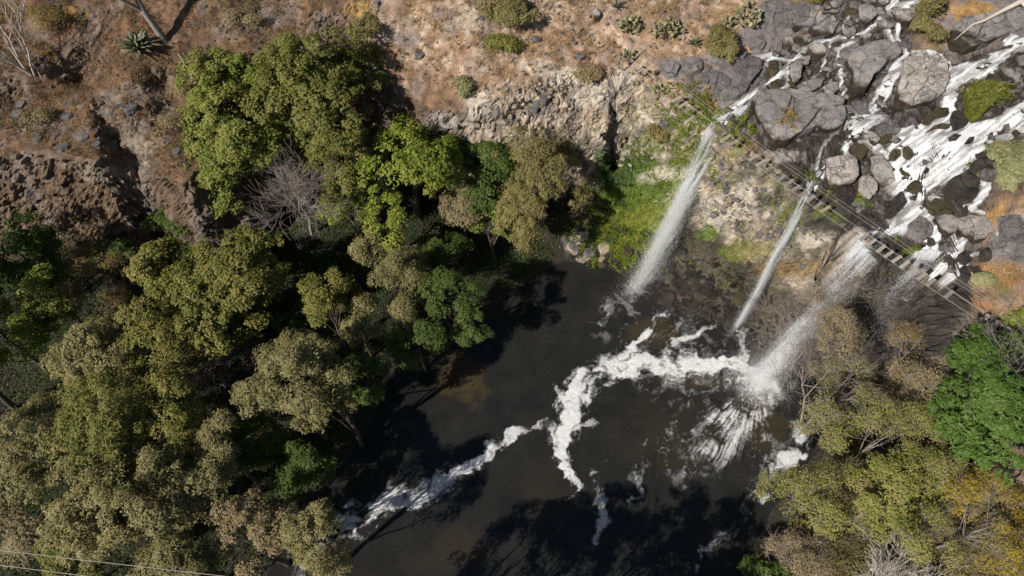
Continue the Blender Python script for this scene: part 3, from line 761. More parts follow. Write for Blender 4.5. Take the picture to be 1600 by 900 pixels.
ST_LINE = [([(1410, -40), (1395, 8), (1383, 18), (1370, 38), (1352, 52), (1330, 58), (1300, 64), (1275, 66), (1258, 78), (1243, 92), (1228, 108), (1215, 122), (1195, 133), (1180, 143), (1168, 156), (1150, 165), (1135, 178), (1118, 196)], [9, 9, 7, 6, 6, 7, 9, 7, 8, 6, 9, 7, 7, 8, 7, 12, 18, 22]),
           ([(1385, 12), (1400, 8), (1420, 14)], [6, 10, 6]), ([(1360, 55), (1342, 62), (1322, 72), (1308, 78), (1311, 95), (1316, 125), (1308, 140)], [5, 5, 6, 6, 6, 5, 5]),
           ([(1402, 20), (1405, 45), (1401, 60), (1411, 75), (1418, 86), (1406, 96), (1398, 112), (1386, 134), (1372, 158), (1366, 172)], [6, 7, 6, 6, 6, 9, 15, 16, 15, 15]),
           ([(1375, 38), (1382, 44), (1392, 62), (1400, 70)], [5, 7, 5, 6]), ([(1238, 98), (1228, 118), (1232, 136), (1215, 142)], [5, 5, 5, 4]), ([(1310, 158), (1318, 166), (1323, 182), (1325, 200)], [5, 6, 7, 8]),
           ([(1327, 215), (1320, 235), (1322, 247), (1302, 252), (1292, 262), (1282, 276), (1270, 288)], [7, 7, 9, 8, 9, 12, 14]), ([(1310, 205), (1290, 222), (1280, 245), (1274, 268)], [4, 4, 4, 5]),
           ([(1380, 240), (1395, 252), (1400, 270)], [9, 10, 8]), ([(1530, 352), (1505, 375), (1490, 395), (1476, 412)], [6, 9, 11, 14]), ([(1550, 385), (1520, 400), (1500, 415), (1490, 428)], [4, 6, 7, 9]), ([(1497, 345), (1485, 362), (1492, 380)], [5, 5, 5]), ([(1215, 150), (1260, 138), (1290, 140)], [3, 4, 4]), ([(1300, 64), (1290, 90), (1283, 112), (1268, 126), (1248, 134)], [5, 4, 4, 4, 4]), ([(1330, 58), (1318, 44), (1326, 26)], [4, 4, 3]),
           ([(1400, 8), (1432, 6), (1450, 0)], [8, 10, 10]), ([(1320, 140), (1316, 152), (1300, 160)], [4, 5, 4]), ([(1344, 190), (1352, 210), (1372, 236), (1382, 244)], [6, 6, 7, 8]), ([(1322, 222), (1345, 222), (1378, 232)], [5, 6, 6]), ([(1478, 100), (1480, 120), (1478, 145)], [8, 9, 10]), ([(1250, 90), (1232, 96), (1218, 94)], [4, 5, 6])]
SS = 0.13
sx = np.arange(19, 66, SS); sy = np.arange(40, 84, SS)
SX, SY = np.meshgrid(sx, sy); X, Y = SX.ravel(), SY.ravel()
j1 = (n2(X, Y, 0.9, 4, 101) - 0.5) * 1.1; j2 = (n2(X, Y, 0.9, 4, 102) - 0.5) * 1.1
msk = np.full(len(X), -5.0)
for pl in ST_POLY:
    W = [hit(a, b_) for a, b_ in pl]
    x0, y0 = np.min(np.array(W)[:, :2], 0) - 2; x1, y1 = np.max(np.array(W)[:, :2], 0) + 2
    sel = (X > x0) & (X < x1) & (Y > y0) & (Y < y1)
    msk[sel] = np.maximum(msk[sel], poly_sd((X + j1)[sel], (Y + j2)[sel], W))
for pl, ws in ST_LINE:
    W = [hit(a, b_) for a, b_ in pl]
    x0, y0 = np.min(np.array(W)[:, :2], 0) - 3; x1, y1 = np.max(np.array(W)[:, :2], 0) + 3
    sel = (X > x0) & (X < x1) & (Y > y0) & (Y < y1)
    d, w, s = polyline_d((X + 0.6 * j1)[sel], (Y + 0.6 * j2)[sel], W, [0.68 * a * 0.075 for a in ws])
    msk[sel] = np.maximum(msk[sel], w - d)
fd = hit(1345, 370) - hit(1600, 175); fd = fd[:2] / np.linalg.norm(fd[:2])
al = X * fd[0] + Y * fd[1]; ac = -X * fd[1] + Y * fd[0]
stn = fbm2(al * 0.5 + j1, (ac + 0.3 * j2) * 2.6, 5, 111, 0.6)
stm = fbm2(al * 0.35, ac * 0.7, 3, 112, 0.55)
ns = (0.65 * stn + 0.35 * stm - 0.5) * 3.0 + 0.5
sf0 = sstep(0.05, 0.5, msk) * (0.75 + 0.5 * stm)
sf = sstep(-0.05, 0.2, msk) * sstep(-0.18, 0.80, ns + 0.30 * sstep(-0.1, 1.0, msk) + 0.1 * sstep(0.3, -0.1, msk))
sf = np.clip(np.maximum(sf, sf0), 0, 1)
keep = (msk > -0.22).reshape(SX.shape)
HGs = blur(HG, 10)
zs = samp(HGs, X, Y) + 0.16 + 0.28 * (stm - 0.4) + 0.16 * (stn - 0.5) - 0.35 * sstep(0.1, -0.22, msk)
ids = -np.ones(len(X), int)
gi = np.arange(len(X)).reshape(SX.shape)
fm = keep[:-1, :-1] & keep[1:, :-1] & keep[1:, 1:] & keep[:-1, 1:]
fm &= (samp(UPG, X, Y).reshape(SX.shape) > -0.5)[:-1, :-1]
Fq = np.stack([gi[:-1, :-1][fm], gi[:-1, 1:][fm], gi[1:, 1:][fm], gi[1:, :-1][fm]], 1)
used = np.unique(Fq); ids[used] = np.arange(len(used))
me = mesh_np("stream", np.stack([X, Y, zs], 1)[used], ids[Fq], True)
add_float(me, "foam", sf[used])
st2 = fbm2(al * 0.45 + j1 * 0.8, (ac + 0.25 * j2) * 3.4, 5, 117, 0.66)
add_float(me, "streak", np.clip((st2 - 0.5) * 1.7 + 0.47 + 0.1 * (stm - 0.5), 0, 1)[used])
m, nt, b, out = new_mat("white_water")
geo = N(nt, "ShaderNodeNewGeometry")
af = N(nt, "ShaderNodeAttribute"); af.attribute_name = "foam"
nF = noise_node(nt, 6.0, 6, 0.7, geo.outputs["Position"])
sv = N(nt, "ShaderNodeAttribute"); sv.attribute_name = "streak"
fr = ramp(nt, sv.outputs["Fac"], [(0.20, (0.26, 0.25, 0.23)), (0.45, (0.52, 0.515, 0.51)), (0.66, (0.78, 0.78, 0.77))])
fr2 = ramp(nt, nF.outputs[0], [(0.3, g3(0.72)), (0.6, g3(1.0))])
nD = noise_node(nt, 2.0, 6, 0.7, geo.outputs["Position"])
dk = ramp(nt, nD.outputs[0], [(0.35, (0.045, 0.038, 0.026)), (0.65, (0.17, 0.155, 0.13))])
nt.links.new(mixrgb(nt, 'MIX', af.outputs["Fac"], dk.outputs[0], mixrgb(nt, 'MULTIPLY', 1.0, fr.outputs[0], fr2.outputs[0])), b.inputs["Base Color"])
mr = nt.nodes.new("ShaderNodeMapRange"); mr.inputs[3].default_value = 0.15; mr.inputs[4].default_value = 0.7
nt.links.new(af.outputs["Fac"], mr.inputs[0]); nt.links.new(mr.outputs[0], b.inputs["Roughness"])
b.inputs["IOR"].default_value = 1.33
b.inputs["Specular IOR Level"].default_value = 0.35
ma = nt.nodes.new("ShaderNodeMath"); ma.operation = 'ADD'
nt.links.new(nF.outputs[0], ma.inputs[0]); nt.links.new(af.outputs["Fac"], ma.inputs[1])
bump(nt, b, ma.outputs[0], 0.5, 0.12)
stream = link("stream", me, None, m)
tag(stream, kind="structure")
M_WHITE = m

# ================================================================== ROCKS
rng = np.random.default_rng(77)

def rock_mat(name, lo, mid_, hi, rough=0.85, spec=0.25, scale=1.0, lichen=None, moss=None, skirt=False):
    m, nt, b, out = new_mat(name)
    tc = N(nt, "ShaderNodeNewGeometry")
    oi = N(nt, "ShaderNodeObjectInfo")
    nA = noise_node(nt, 0.9 * scale, 8, 0.68, tc.outputs["Position"], 0.4)
    nB = noise_node(nt, 9.0 * scale, 6, 0.72, tc.outputs["Position"])
    c = ramp(nt, nA.outputs[0], [(0.30, lo), (0.5, mid_), (0.70, hi)]).outputs[0]
    c = mixrgb(nt, 'MULTIPLY', 0.8, c, ramp(nt, nB.outputs[0], [(0.3, g3(0.6)), (0.5, g3(1)), (0.7, g3(1.3))]).outputs[0])
    c = mixrgb(nt, 'MULTIPLY', 0.75, c, ramp(nt, oi.outputs["Random"], [(0, (0.72, 0.70, 0.70)), (0.5, (1, 0.98, 0.95)), (1, (1.25, 1.19, 1.12))]).outputs[0])
    if lichen:
        nL = noise_node(nt, 1.7 * scale, 5, 0.6, tc.outputs["Position"], 0.8)
        c = mixrgb(nt, 'MIX', ramp(nt, nL.outputs[0], [(0.56, g3(0)), (0.68, g3(0.75))]).outputs[0], c, lichen)
    if moss:
        nL = noise_node(nt, 1.3 * scale, 6, 0.7, tc.outputs["Position"], 0.5)
        mm = mixrgb(nt, 'MIX', ramp(nt, nB.outputs[0], [(0.35, g3(0)), (0.65, g3(1))]).outputs[0], moss[0], moss[1])
        c = mixrgb(nt, 'MIX', ramp(nt, nL.outputs[0], [(moss[2], g3(0)), (moss[2] + 0.1, g3(1))]).outputs[0], c, mm)
    nt.links.new(c, b.inputs["Base Color"])
    b.inputs["Roughness"].default_value = rough
    b.inputs["Specular IOR Level"].default_value = spec
    ad = nt.nodes.new("ShaderNodeMath"); ad.operation = 'ADD'
    nt.links.new(nA.outputs[0], ad.inputs[0]); nt.links.new(nB.outputs[0], ad.inputs[1])
    nC = noise_node(nt, 3.2 * scale, 8, 0.75, tc.outputs["Position"], 1.2)
    c3 = mixrgb(nt, 'MULTIPLY', 0.85, c, ramp(nt, nC.outputs[0], [(0.33, g3(0.42)), (0.47, g3(0.95)), (0.66, g3(1.35))]).outputs[0])
    wv = noise_node(nt, 0.8, 4, 0.6, tc.outputs["Position"])
    vm = nt.nodes.new("ShaderNodeVectorMath"); vm.operation = 'MULTIPLY_ADD'; vm.inputs[1].default_value = (2.6, 2.6, 2.6)
    nt.links.new(wv.outputs["Color"], vm.inputs[0]); nt.links.new(tc.outputs["Position"], vm.inputs[2])
    vo = nt.nodes.new("ShaderNodeTexVoronoi"); vo.feature = 'DISTANCE_TO_EDGE'; vo.inputs["Scale"].default_value = 0.40 * scale
    nt.links.new(vm.outputs[0], vo.inputs["Vector"])
    ck = ramp(nt, vo.outputs["Distance"], [(0.0, g3(0.0)), (0.03, g3(1.0))])
    c3 = mixrgb(nt, 'MULTIPLY', 0.26, c3, ck.outputs[0])          # crack darkness painted into the colour
    if skirt:                                  # wet band where the water laps the stone
        ob = N(nt, 'ShaderNodeTexCoord'); sp = N(nt, 'ShaderNodeSeparateXYZ'); nt.links.new(ob.outputs['Object'], sp.inputs[0])
        za = nt.nodes.new('ShaderNodeMath'); za.operation = 'MULTIPLY_ADD'; za.inputs[1].default_value = 0.9; nt.links.new(nA.outputs[0], za.inputs[0]); nt.links.new(sp.outputs[2], za.inputs[2])
        c3 = mixrgb(nt, 'MULTIPLY', 1.0, c3, ramp(nt, za.outputs[0], [(0.70, (0.16, 0.13, 0.10)), (1.0, g3(1.0))]).outputs[0])
    nt.links.new(c3, b.inputs["Base Color"])
    ad2 = nt.nodes.new("ShaderNodeMath"); ad2.operation = 'ADD'
    nt.links.new(ad.outputs[0], ad2.inputs[0]); nt.links.new(nC.outputs[0], ad2.inputs[1])
    ad3 = nt.nodes.new("ShaderNodeMath"); ad3.operation = 'ADD'
    nt.links.new(ad2.outputs[0], ad3.inputs[0]); nt.links.new(ck.outputs[0], ad3.inputs[1])
    ad2 = ad3
    bump(nt, b, ad2.outputs[0], 1.0, 0.22)
    return m
M_GREY = rock_mat("grey_basalt", (0.18, 0.165, 0.158), (0.33, 0.30, 0.285), (0.46, 0.42, 0.39), lichen=(0.40, 0.36, 0.31), skirt=True)
M_DGREY = rock_mat("dark_grey_basalt", (0.12, 0.11, 0.112), (0.205, 0.19, 0.19), (0.29, 0.265, 0.26))
M_PALE = rock_mat("pale_boulder_rock", (0.26, 0.24, 0.22), (0.41, 0.375, 0.345), (0.53, 0.485, 0.445), skirt=True)
M_WET = rock_mat("wet_black_rock", (0.015, 0.013, 0.012), (0.042, 0.036, 0.030), (0.10, 0.085, 0.068), 0.28, 0.5)
M_WETB = rock_mat("wet_brown_rock", (0.03, 0.024, 0.012), (0.085, 0.062, 0.03), (0.14, 0.10, 0.055), 0.42, 0.45, moss=((0.035, 0.04, 0.01), (0.09, 0.09, 0.02), 0.5))
M_TUFF = rock_mat("pale_tuff", (0.27, 0.21, 0.155), (0.44, 0.36, 0.27), (0.56, 0.48, 0.39), lichen=(0.30, 0.20, 0.11))
M_MOSSY = rock_mat("moss_covered_rock", (0.12, 0.11, 0.03), (0.15, 0.15, 0.03), (0.2, 0.17, 0.04), 0.95, 0.1, moss=((0.085, 0.12, 0.015), (0.17, 0.17, 0.03), 0.36), lichen=(0.30, 0.19, 0.06))

def rock_geo(poly, h, seed, sink=0.8, dome=0.25, rag=0.10, n=30, tilt=(0, 0), crisp=False, low=False):
    """a stone with the given plan: sides, rounded shoulder, faceted uneven top"""
    poly = np.asarray(poly, float)
    c = poly.mean(0)
    P_ = np.concatenate([poly, poly[:1]])
    seg = np.linalg.norm(np.diff(P_, axis=0), axis=1); s = np.concatenate([[0], np.cumsum(seg)])
    q = np.linspace(0, s[-1], n, endpoint=False)
    O = np.stack([np.interp(q, s, P_[:, 0]), np.interp(q, s, P_[:, 1])], 1) - c
    sm = 0.06 if crisp else 0.14
    O = (1 - 2 * sm) * O + sm * (np.roll(O, 1, 0) + np.roll(O, -1, 0))
    size = math.sqrt(np.abs(O).max(0).prod()) + 1e-6
    prof = [(0.98, -sink), (1.01, 0.0), (1.0, 0.5 * h), (0.985, 0.82 * h), (0.93, 0.96 * h), (0.72, h * (1 + 0.3 * dome)), (0.48, h * (1 + 0.65 * dome)), (0.25, h * (1 + 0.9 * dome)), (0.04, h * (1 + dome))]
    if crisp:
        prof = [(0.99, -sink), (1.0, 0.0), (1.0, 0.6 * h), (0.995, 0.9 * h), (0.965, 0.985 * h), (0.80, h * (1 + 0.2 * dome)), (0.5, h * (1 + 0.6 * dome)), (0.04, h * (1 + dome))]
    if low:
        prof = [(0.98, -0.2), (1.0, 0.45 * h), (0.8, 0.9 * h), (0.05, h * (1 + dome))]
    V = []
    for (k, z) in prof:
        V.append(np.concatenate([O * k, np.full((n, 1), z)], 1))
    V = np.concatenate(V)
    nz = np.stack([fbm(V / (0.55 * size) + seed * 3.7 + a * 11, 4, seed % 50, 0.55) - 0.5 for a in range(3)], 1)
    nz2 = np.abs(2 * fbm(V / (0.30 * size) + seed * 1.9, 3, (seed + 9) % 50, 0.6) - 1) - 0.25
    V = V + nz * np.array([1, 1, 0.9]) * rag * 2.6 * size
    V[:, 2] -= nz2 * rag * 1.5 * size * (V[:, 2] > 0.3 * h)
    r = np.random.default_rng(seed)
    for _ in range(2 if crisp else 5):                       # flat facets cut across the top
        a = r.random() * 6.283; sl = 0.12 + 0.35 * r.random()
        cut = h * (0.9 + 0.35 * r.random()) - sl * (V[:, 0] * math.cos(a) + V[:, 1] * math.sin(a)) / size * h
        V[:, 2] = np.where(V[:, 2] > cut, cut + 0.12 * (V[:, 2] - cut), V[:, 2])
    V[:, 2] += V[:, 0] * tilt[0] + V[:, 1] * tilt[1]
    m_ = len(prof)
    F_ = []
    for i in range(m_ - 1):
        for k in range(n):
            k2 = (k + 1) % n
            F_.append((i * n + k, i * n + k2, (i + 1) * n + k2, (i + 1) * n + k))
    return c, V, np.array(F_)

def plane_at(x, y, r=0.8):
    z0 = zt(x, y)
    gx_ = (zt(x + r, y) - zt(x - r, y)) / (2 * r); gy_ = (zt(x, y + r) - zt(x, y - r)) / (2 * r)
    return z0, max(-0.5, min(0.5, gx_)), max(-0.5, min(0.5, gy_))

def boulder(name, poly_px, h, mat, label, seed, cat="boulder", group=None, dome=0.25, rag=0.08, lift=0.0):
    W = np.array([hit(a, b)[:2] for a, b in poly_px])
    c, V, F_ = rock_geo(W, h, seed, 1.0, dome, rag * 1.25, 48)
    z0, a, b = plane_at(c[0], c[1], 1.5)
    V[:, 2] += 0.8 * (V[:, 0] * a + V[:, 1] * b)
    o = link(name, mesh_np(name, V, F_, False), None, mat)
    o.location = (c[0], c[1], z0 + lift)
    return tag(o, label, cat, group)

def clip_half(poly, p, nrm_):
    """keep the side of a polygon where (x-p).n <= 0"""
    out_ = []
    for i in range(len(poly)):
        a = poly[i]; b = poly[(i + 1) % len(poly)]
        da = np.dot(a - p, nrm_); db = np.dot(b - p, nrm_)
        if da <= 0:
            out_.append(a)
        if (da < 0 < db) or (db < 0 < da):
            out_.append(a + (b - a) * da / (da - db))
    return out_

def cracked(name, poly_px, h, mat, label, seed, cells=10, gap=0.06, dome=0.08, cat="rock slab", lift=0.0):
    """a jointed slab: every block between two cracks is a stone of its own"""
    W = np.array([hit(a, b)[:2] for a, b in poly_px])
    c = W.mean(0)
    r = np.random.default_rng(seed)
    lo, hi = W.min(0), W.max(0)
    S = []
    tries = 0
    best_d = math.sqrt((hi - lo).prod() / cells) * 0.62
    while len(S) < cells and tries < 4000:
        p = lo + r.random(2) * (hi - lo); tries += 1
        if poly_sd(np.array([p[0]]), np.array([p[1]]), W)[0] > 0 and all(np.hypot(*(p - q)) > best_d for q in S):
            S.append(p)
        if tries % 400 == 0:
            best_d *= 0.85
    z0, a, b = plane_at(c[0], c[1], 2.0)
    root = empty(name, (c[0], c[1], z0 + lift))
    tag(root, label, cat)
    # solid core under the blocks closes the cracks
    cc, V, F_ = rock_geo(W, h * 0.72, seed, 1.2, 0.0, 0.05, 34)
    V = V * np.array([0.97, 0.97, 1])
    V[:, 2] += 0.8 * (V[:, 0] * a + V[:, 1] * b)
    link("core", mesh_np("core", V, F_, False), root, M_DGREY)
    for i, p in enumerate(S):
        pl = [q for q in W]
        for j, q in enumerate(S):
            if i != j:
                d = q - p; L = np.hypot(*d)
                if cells <= 7:
                    d = d * np.array([1.0, 1.9]); L = np.hypot(*d)
                pl = clip_half(pl, (p + q) / 2 - d / L * gap * (0.35 + 0.5 * r.random()), d / L)
                if len(pl) < 3:
                    break
        if len(pl) < 3:
            continue
        hh = h * (0.92 + 0.16 * r.random())
        cc, V, F_ = rock_geo(pl, hh, seed * 31 + i, 0.3, dome, 0.035, 26, crisp=True)
        V[:, 2] += (V[:, 0] * r.normal() + V[:, 1] * r.normal()) * 0.06
        V[:, :2] += cc - c
        V[:, 2] += 0.8 * (V[:, 0] * a + V[:, 1] * b)
        link("rock_block", mesh_np("rock_block", V, F_, False), root, mat)
    return root

cracked("cracked_boulder", [(1413, 98), (1435, 93), (1460, 100), (1472, 112), (1478, 130), (1470, 150), (1455, 160), (1440, 165), (1425, 170), (1398, 168), (1396, 150), (1404, 125), (1405, 108)], 1.5, M_PALE, "big pale boulder split by a net of cracks beside the white water", 3, 13, 0.05, 0.05, "boulder")
cracked("lip_slab", [(1186, 152), (1205, 146), (1225, 143), (1246, 149), (1258, 153), (1290, 157), (1312, 168), (1318, 188), (1312, 204), (1290, 212), (1270, 206), (1245, 216), (1226, 230), (1206, 233), (1190, 215), (1180, 195), (1176, 175)], 1.0, M_GREY, "broad grey slab of rounded blocks between the first and second fall", 14, 5, 0.10, 0.1)
cracked("column_slab", [(1104, 121), (1116, 112), (1144, 117), (1150, 93), (1165, 88), (1190, 100), (1188, 112), (1172, 132), (1165, 146), (1150, 156), (1130, 160), (1113, 148)], 0.9, M_DGREY, "dark grey slab of many-sided columns left of the first fall", 5, 11, 0.07, 0.04)
cracked("flat_slab", [(1478, 58), (1498, 36), (1530, 28), (1560, 22), (1604, 4), (1606, 44), (1572, 54), (1545, 70), (1502, 88), (1482, 80)], 0.8, M_GREY, "long flat grey slab behind the driftwood at the top right", 6, 6, 0.05, 0.04)
cracked("bank_slab", [(1556, 342), (1602, 330), (1606, 412), (1580, 406), (1552, 402), (1540, 384), (1560, 368)], 0.8, M_DGREY, "grey jointed slab on the right bank above the orange grass", 7, 6, 0.06, 0.05)
cracked("upper_slab", [(1190, 4), (1214, 2), (1228, 14), (1250, 11), (1270, 22), (1262, 38), (1236, 44), (1206, 40), (1188, 26)], 0.7, M_DGREY, "dark flat slab at the top just right of the big cactus", 8, 5, 0.06, 0.05)
cracked("bedrock_slab", [(1262, 20), (1300, 14), (1312, 30), (1300, 56), (1270, 58), (1258, 44), (1240, 52), (1236, 46)], 0.55, M_GREY, "grey fissured bedrock left of the top stream beneath the green bush", 10, 6, 0.06, 0.05)
BIG = [
    ("boulder", [(1326, 88), (1346, 76), (1376, 72), (1401, 80), (1402, 92), (1386, 97), (1380, 102), (1372, 114), (1360, 128), (1350, 152), (1326, 161), (1322, 150), (1330, 120), (1323, 102)], 1.7, "G", "long tapering grey boulder between two streams in mid cascade"),
    ("boulder", [(1178, 152), (1184, 142), (1194, 139), (1199, 150), (1192, 166), (1180, 174), (1173, 166)], 0.9, "G", "oval grey boulder on the right edge of the first fall"),
    ("boulder", [(1288, 256), (1312, 251), (1331, 253), (1337, 268), (1336, 285), (1318, 292), (1292, 294), (1287, 276)], 1.5, "P", "square pale block at the head of the second fall"),
    ("boulder", [(1340, 283), (1354, 281), (1367, 292), (1366, 304), (1356, 315), (1346, 310), (1338, 300)], 1.2, "P", "pale wedge boulder right of the square block over the bridge"),
    ("boulder", [(1360, 248), (1374, 240), (1380, 252), (1390, 268), (1396, 286), (1384, 294), (1370, 290), (1358, 270)], 1.2, "P", "tall pale notched boulder on the left edge of the rapids"),
    ("boulder", [(1445, 326), (1456, 314), (1470, 318), (1480, 328), (1488, 342), (1476, 340), (1460, 341), (1450, 336)], 1.2, "B", "brown boulder parting the water above the main fall"),
    ("boulder", [(1459, 344), (1470, 339), (1484, 342), (1492, 353), (1488, 368), (1476, 374), (1464, 366)], 1.2, "P", "smooth tan boulder below the brown one above the main fall"),
    ("boulder", [(1491, 347), (1510, 341), (1532, 342), (1549, 350), (1548, 362), (1536, 376), (1520, 380), (1502, 372), (1493, 362)], 1.1, "G", "low grey boulder with dry tufts right of the tan one"),
    ("boulder", [(1414, 357), (1430, 343), (1446, 350), (1456, 360), (1451, 373), (1436, 381), (1420, 371)], 1.1, "D", "dark block splitting the main fall right at its lip"),
    ("boulder", [(1396, 312), (1402, 306), (1411, 324), (1398, 338), (1378, 346), (1386, 322)], 1.3, "W", "shiny black boulder on the left lip of the main fall"),
    ("boulder", [(1470, 296), (1488, 282), (1508, 270), (1524, 288), (1518, 316), (1496, 325), (1476, 310)], 1.2, "W", "large black wet boulder with rusty face below the rapids"),
    ("boulder", [(1516, 256), (1540, 246), (1560, 250), (1571, 258), (1564, 264), (1534, 266), (1508, 276)], 0.9, "W", "long black wet ledge beside the pale bush"),
    ("mossy_boulder", [(1503, 147), (1518, 136), (1545, 131), (1573, 130), (1574, 150), (1552, 164), (1540, 176), (1526, 190), (1513, 190), (1505, 174)], 1.2, "M", "large boulder covered with green and orange moss in the rapids"),
    ("boulder", [(1339, 14), (1352, 11), (1366, 20), (1368, 30), (1352, 42), (1341, 36)], 0.9, "G", "grey pointed boulder in the fork of the top stream"),
    ("boulder", [(1369, -4), (1386, -4), (1387, 8), (1380, 13), (1370, 10)], 0.8, "P", "pinkish boulder at the top edge above the stream"),
    ("boulder", [(1346, 2), (1362, -2), (1368, 8), (1356, 11)], 0.7, "G", "small grey boulder at the top edge left of the pinkish one"),
    ("boulder", [(1391, 22), (1410, 20), (1424, 16), (1428, 28), (1418, 40), (1404, 40), (1393, 30)], 0.9, "P", "pale boulder left of the bush on the top stream"),
    ("boulder", [(1262, 78), (1280, 73), (1290, 80), (1288, 90), (1270, 92), (1263, 86)], 0.8, "P", "round pale boulder below the bend of the left stream"),
    ("boulder", [(1233, 102), (1244, 98), (1250, 110), (1248, 128), (1238, 132), (1233, 118)], 1.0, "P", "upright pale boulder between twin threads of the left stream"),
    ("boulder", [(1250, 92), (1266, 89), (1262, 104), (1252, 108), (1246, 100)], 0.8, "P", "tan tilted boulder above the upright pale one"),
    ("boulder", [(1243, 148), (1254, 136), (1274, 128), (1283, 130), (1280, 142), (1264, 150), (1250, 152)], 0.8, "G", "low grey boulder along the top edge of the broad slab"),
    ("boulder", [(1284, 140), (1296, 130), (1305, 134), (1308, 146), (1298, 154), (1288, 152)], 0.8, "P", "small cream boulder with a split face mid cascade"),
    ("boulder", [(1324, 172), (1336, 162), (1352, 164), (1354, 172), (1342, 180), (1328, 178)], 0.7, "D", "dark flat boulder at the head of the white plunge"),
    ("boulder", [(1354, 208), (1360, 210), (1372, 224), (1366, 231), (1358, 226)], 0.9, "P", "narrow cream wedge boulder in the dark pool of the rapids"),
    ("boulder", [(1371, 222), (1380, 214), (1391, 213), (1390, 222), (1380, 227)], 0.7, "B", "olive mossy boulder beside the cream wedge"),
    ("boulder", [(1324, 240), (1332, 228), (1346, 230), (1354, 240), (1346, 252), (1332, 252)], 0.9, "B", "brown round boulder with white glints upstream of the square block"),
    ("boulder", [(1386, 246), (1392, 238), (1402, 238), (1405, 246), (1398, 253), (1388, 254)], 0.7, "B", "brown boulder awash left of the rapids"),
    ("boulder", [(1409, 234), (1416, 231), (1424, 238), (1422, 250), (1414, 252), (1409, 246)], 0.8, "B", "egg shaped olive boulder standing in the white rapids"),
    ("boulder", [(1438, 196), (1446, 182), (1460, 174), (1480, 174), (1478, 184), (1460, 188), (1448, 198)], 0.6, "B", "long brown boulder awash upstream in the rapids"),
    ("boulder", [(1442, 212), (1456, 200), (1470, 194), (1484, 196), (1482, 206), (1462, 204)], 0.5, "B", "flat brown boulder awash below the long one"),
    ("boulder", [(1482, 190), (1486, 178), (1496, 176), (1512, 192), (1504, 202), (1488, 208)], 0.8, "W", "black boulder under the left corner of the mossy one"),
    ("boulder", [(1480, 218), (1490, 212), (1500, 214), (1492, 222), (1482, 224)], 0.4, "W", "thin dark rock awash in the middle of the rapids"),
    ("boulder", [(1505, 226), (1512, 218), (1520, 217), (1518, 225), (1508, 229)], 0.45, "W", "small dark rock awash right of the thin one"),
    ("boulder", [(1414, 296), (1426, 284), (1436, 284), (1438, 300), (1428, 305), (1416, 302)], 0.7, "B", "rusty boulder in white water above the main fall"),
    ("boulder", [(1441, 270), (1446, 264), (1450, 266), (1448, 273), (1442, 274)], 0.4, "W", "tiny black rock dotting the rapids above the rusty boulder"),
    ("boulder", [(1520, 244), (1534, 240), (1552, 240), (1566, 254), (1556, 258), (1540, 250), (1524, 252)], 0.6, "W", "black bent ledge where rapids meet the pale bush"),
    ("boulder", [(1560, 112), (1570, 108), (1582, 116), (1578, 126), (1564, 124)], 0.7, "P", "pale boulder above the right end of the mossy one"),
    ("boulder", [(1578, 122), (1590, 118), (1596, 128), (1588, 140), (1576, 142)], 0.7, "G", "blue grey boulder just right of the mossy one"),
    ("boulder", [(1580, 96), (1596, 92), (1606, 100), (1600, 108), (1584, 106)], 0.6, "G", "grey boulder at the right edge below the upper rapids"),
    ("boulder", [(1064, 96), (1085, 92), (1099, 100), (1095, 114), (1080, 119), (1066, 112)], 0.7, "D", "dark rounded slab below the agave beside the bridge"),
    ("boulder", [(1034, 100), (1050, 97), (1061, 106), (1057, 120), (1044, 125), (1032, 117)], 0.7, "D", "dark diamond shaped rock on the bridge path"),
    ("boulder", [(1096, 118), (1106, 112), (1112, 124), (1104, 134), (1096, 130)], 0.6, "D", "small dark block between the two dark slabs by the path"),
    ("boulder", [(1168, 64), (1186, 58), (1196, 70), (1190, 80), (1172, 78)], 0.6, "D", "dark knobbly rock beside the blue pool on the left"),
    ("boulder", [(1222, 64), (1236, 62), (1240, 74), (1232, 78), (1222, 74)], 0.5, "P", "small pale rock in the left stream above the fork"),
    ("boulder", [(1242, 60), (1262, 58), (1268, 66), (1256, 74), (1244, 70)], 0.5, "G", "flat grey rock above the bend of the left stream"),
    ("boulder", [(1200, 98), (1212, 98), (1214, 116), (1206, 122), (1200, 112)], 0.5, "B", "brown hollowed rock beneath the blue pool"),
    ("boulder", [(1202, 132), (1212, 126), (1222, 128), (1222, 142), (1208, 142)], 0.4, "B", "dark green rock ringed by threads of the left stream"),
    ("boulder", [(1438, 392), (1428, 384), (1412, 388), (1416, 398), (1430, 400)], 0.7, "M", "tiny mossy rock peeping between the bridge planks"),
]
MM = {"G": M_GREY, "P": M_PALE, "D": M_DGREY, "W": M_WET, "B": M_WETB, "M": M_MOSSY}
for i, (nm, pl, h, k, lab) in enumerate(BIG):
    boulder(nm, pl, h * 0.85, MM[k], lab, 200 + i, dome=0.22 if k != "M" else 0.3, rag=0.075)

def stone_set(n_shapes, seed, mat, nm, el=(0.75, 1.3), h=0.55):
    out_ = []
    for k in range(n_shapes):
        r = np.random.default_rng(seed + k)
        a = np.linspace(0, 2 * math.pi, 11, endpoint=False)
        e = el[0] + (el[1] - el[0]) * r.random()
        pl = np.stack([np.cos(a) * e, np.sin(a) / e], 1) * (0.8 + 0.4 * r.random(11))[:, None]
        c, V, F_ = rock_geo(pl, h * 1.0, seed * 7 + k, 0.5, 0.3, 0.12, 20)
        me_ = mesh_np(nm, V, F_, False)
        me_.materials.append(mat)
        out_.append(me_)
    return out_
sets = {k: stone_set(5, 900 + i * 40, MM[k] if k in MM else M_TUFF, "rock") for i, k in enumerate(["G", "P", "D", "W", "B", "T"])}

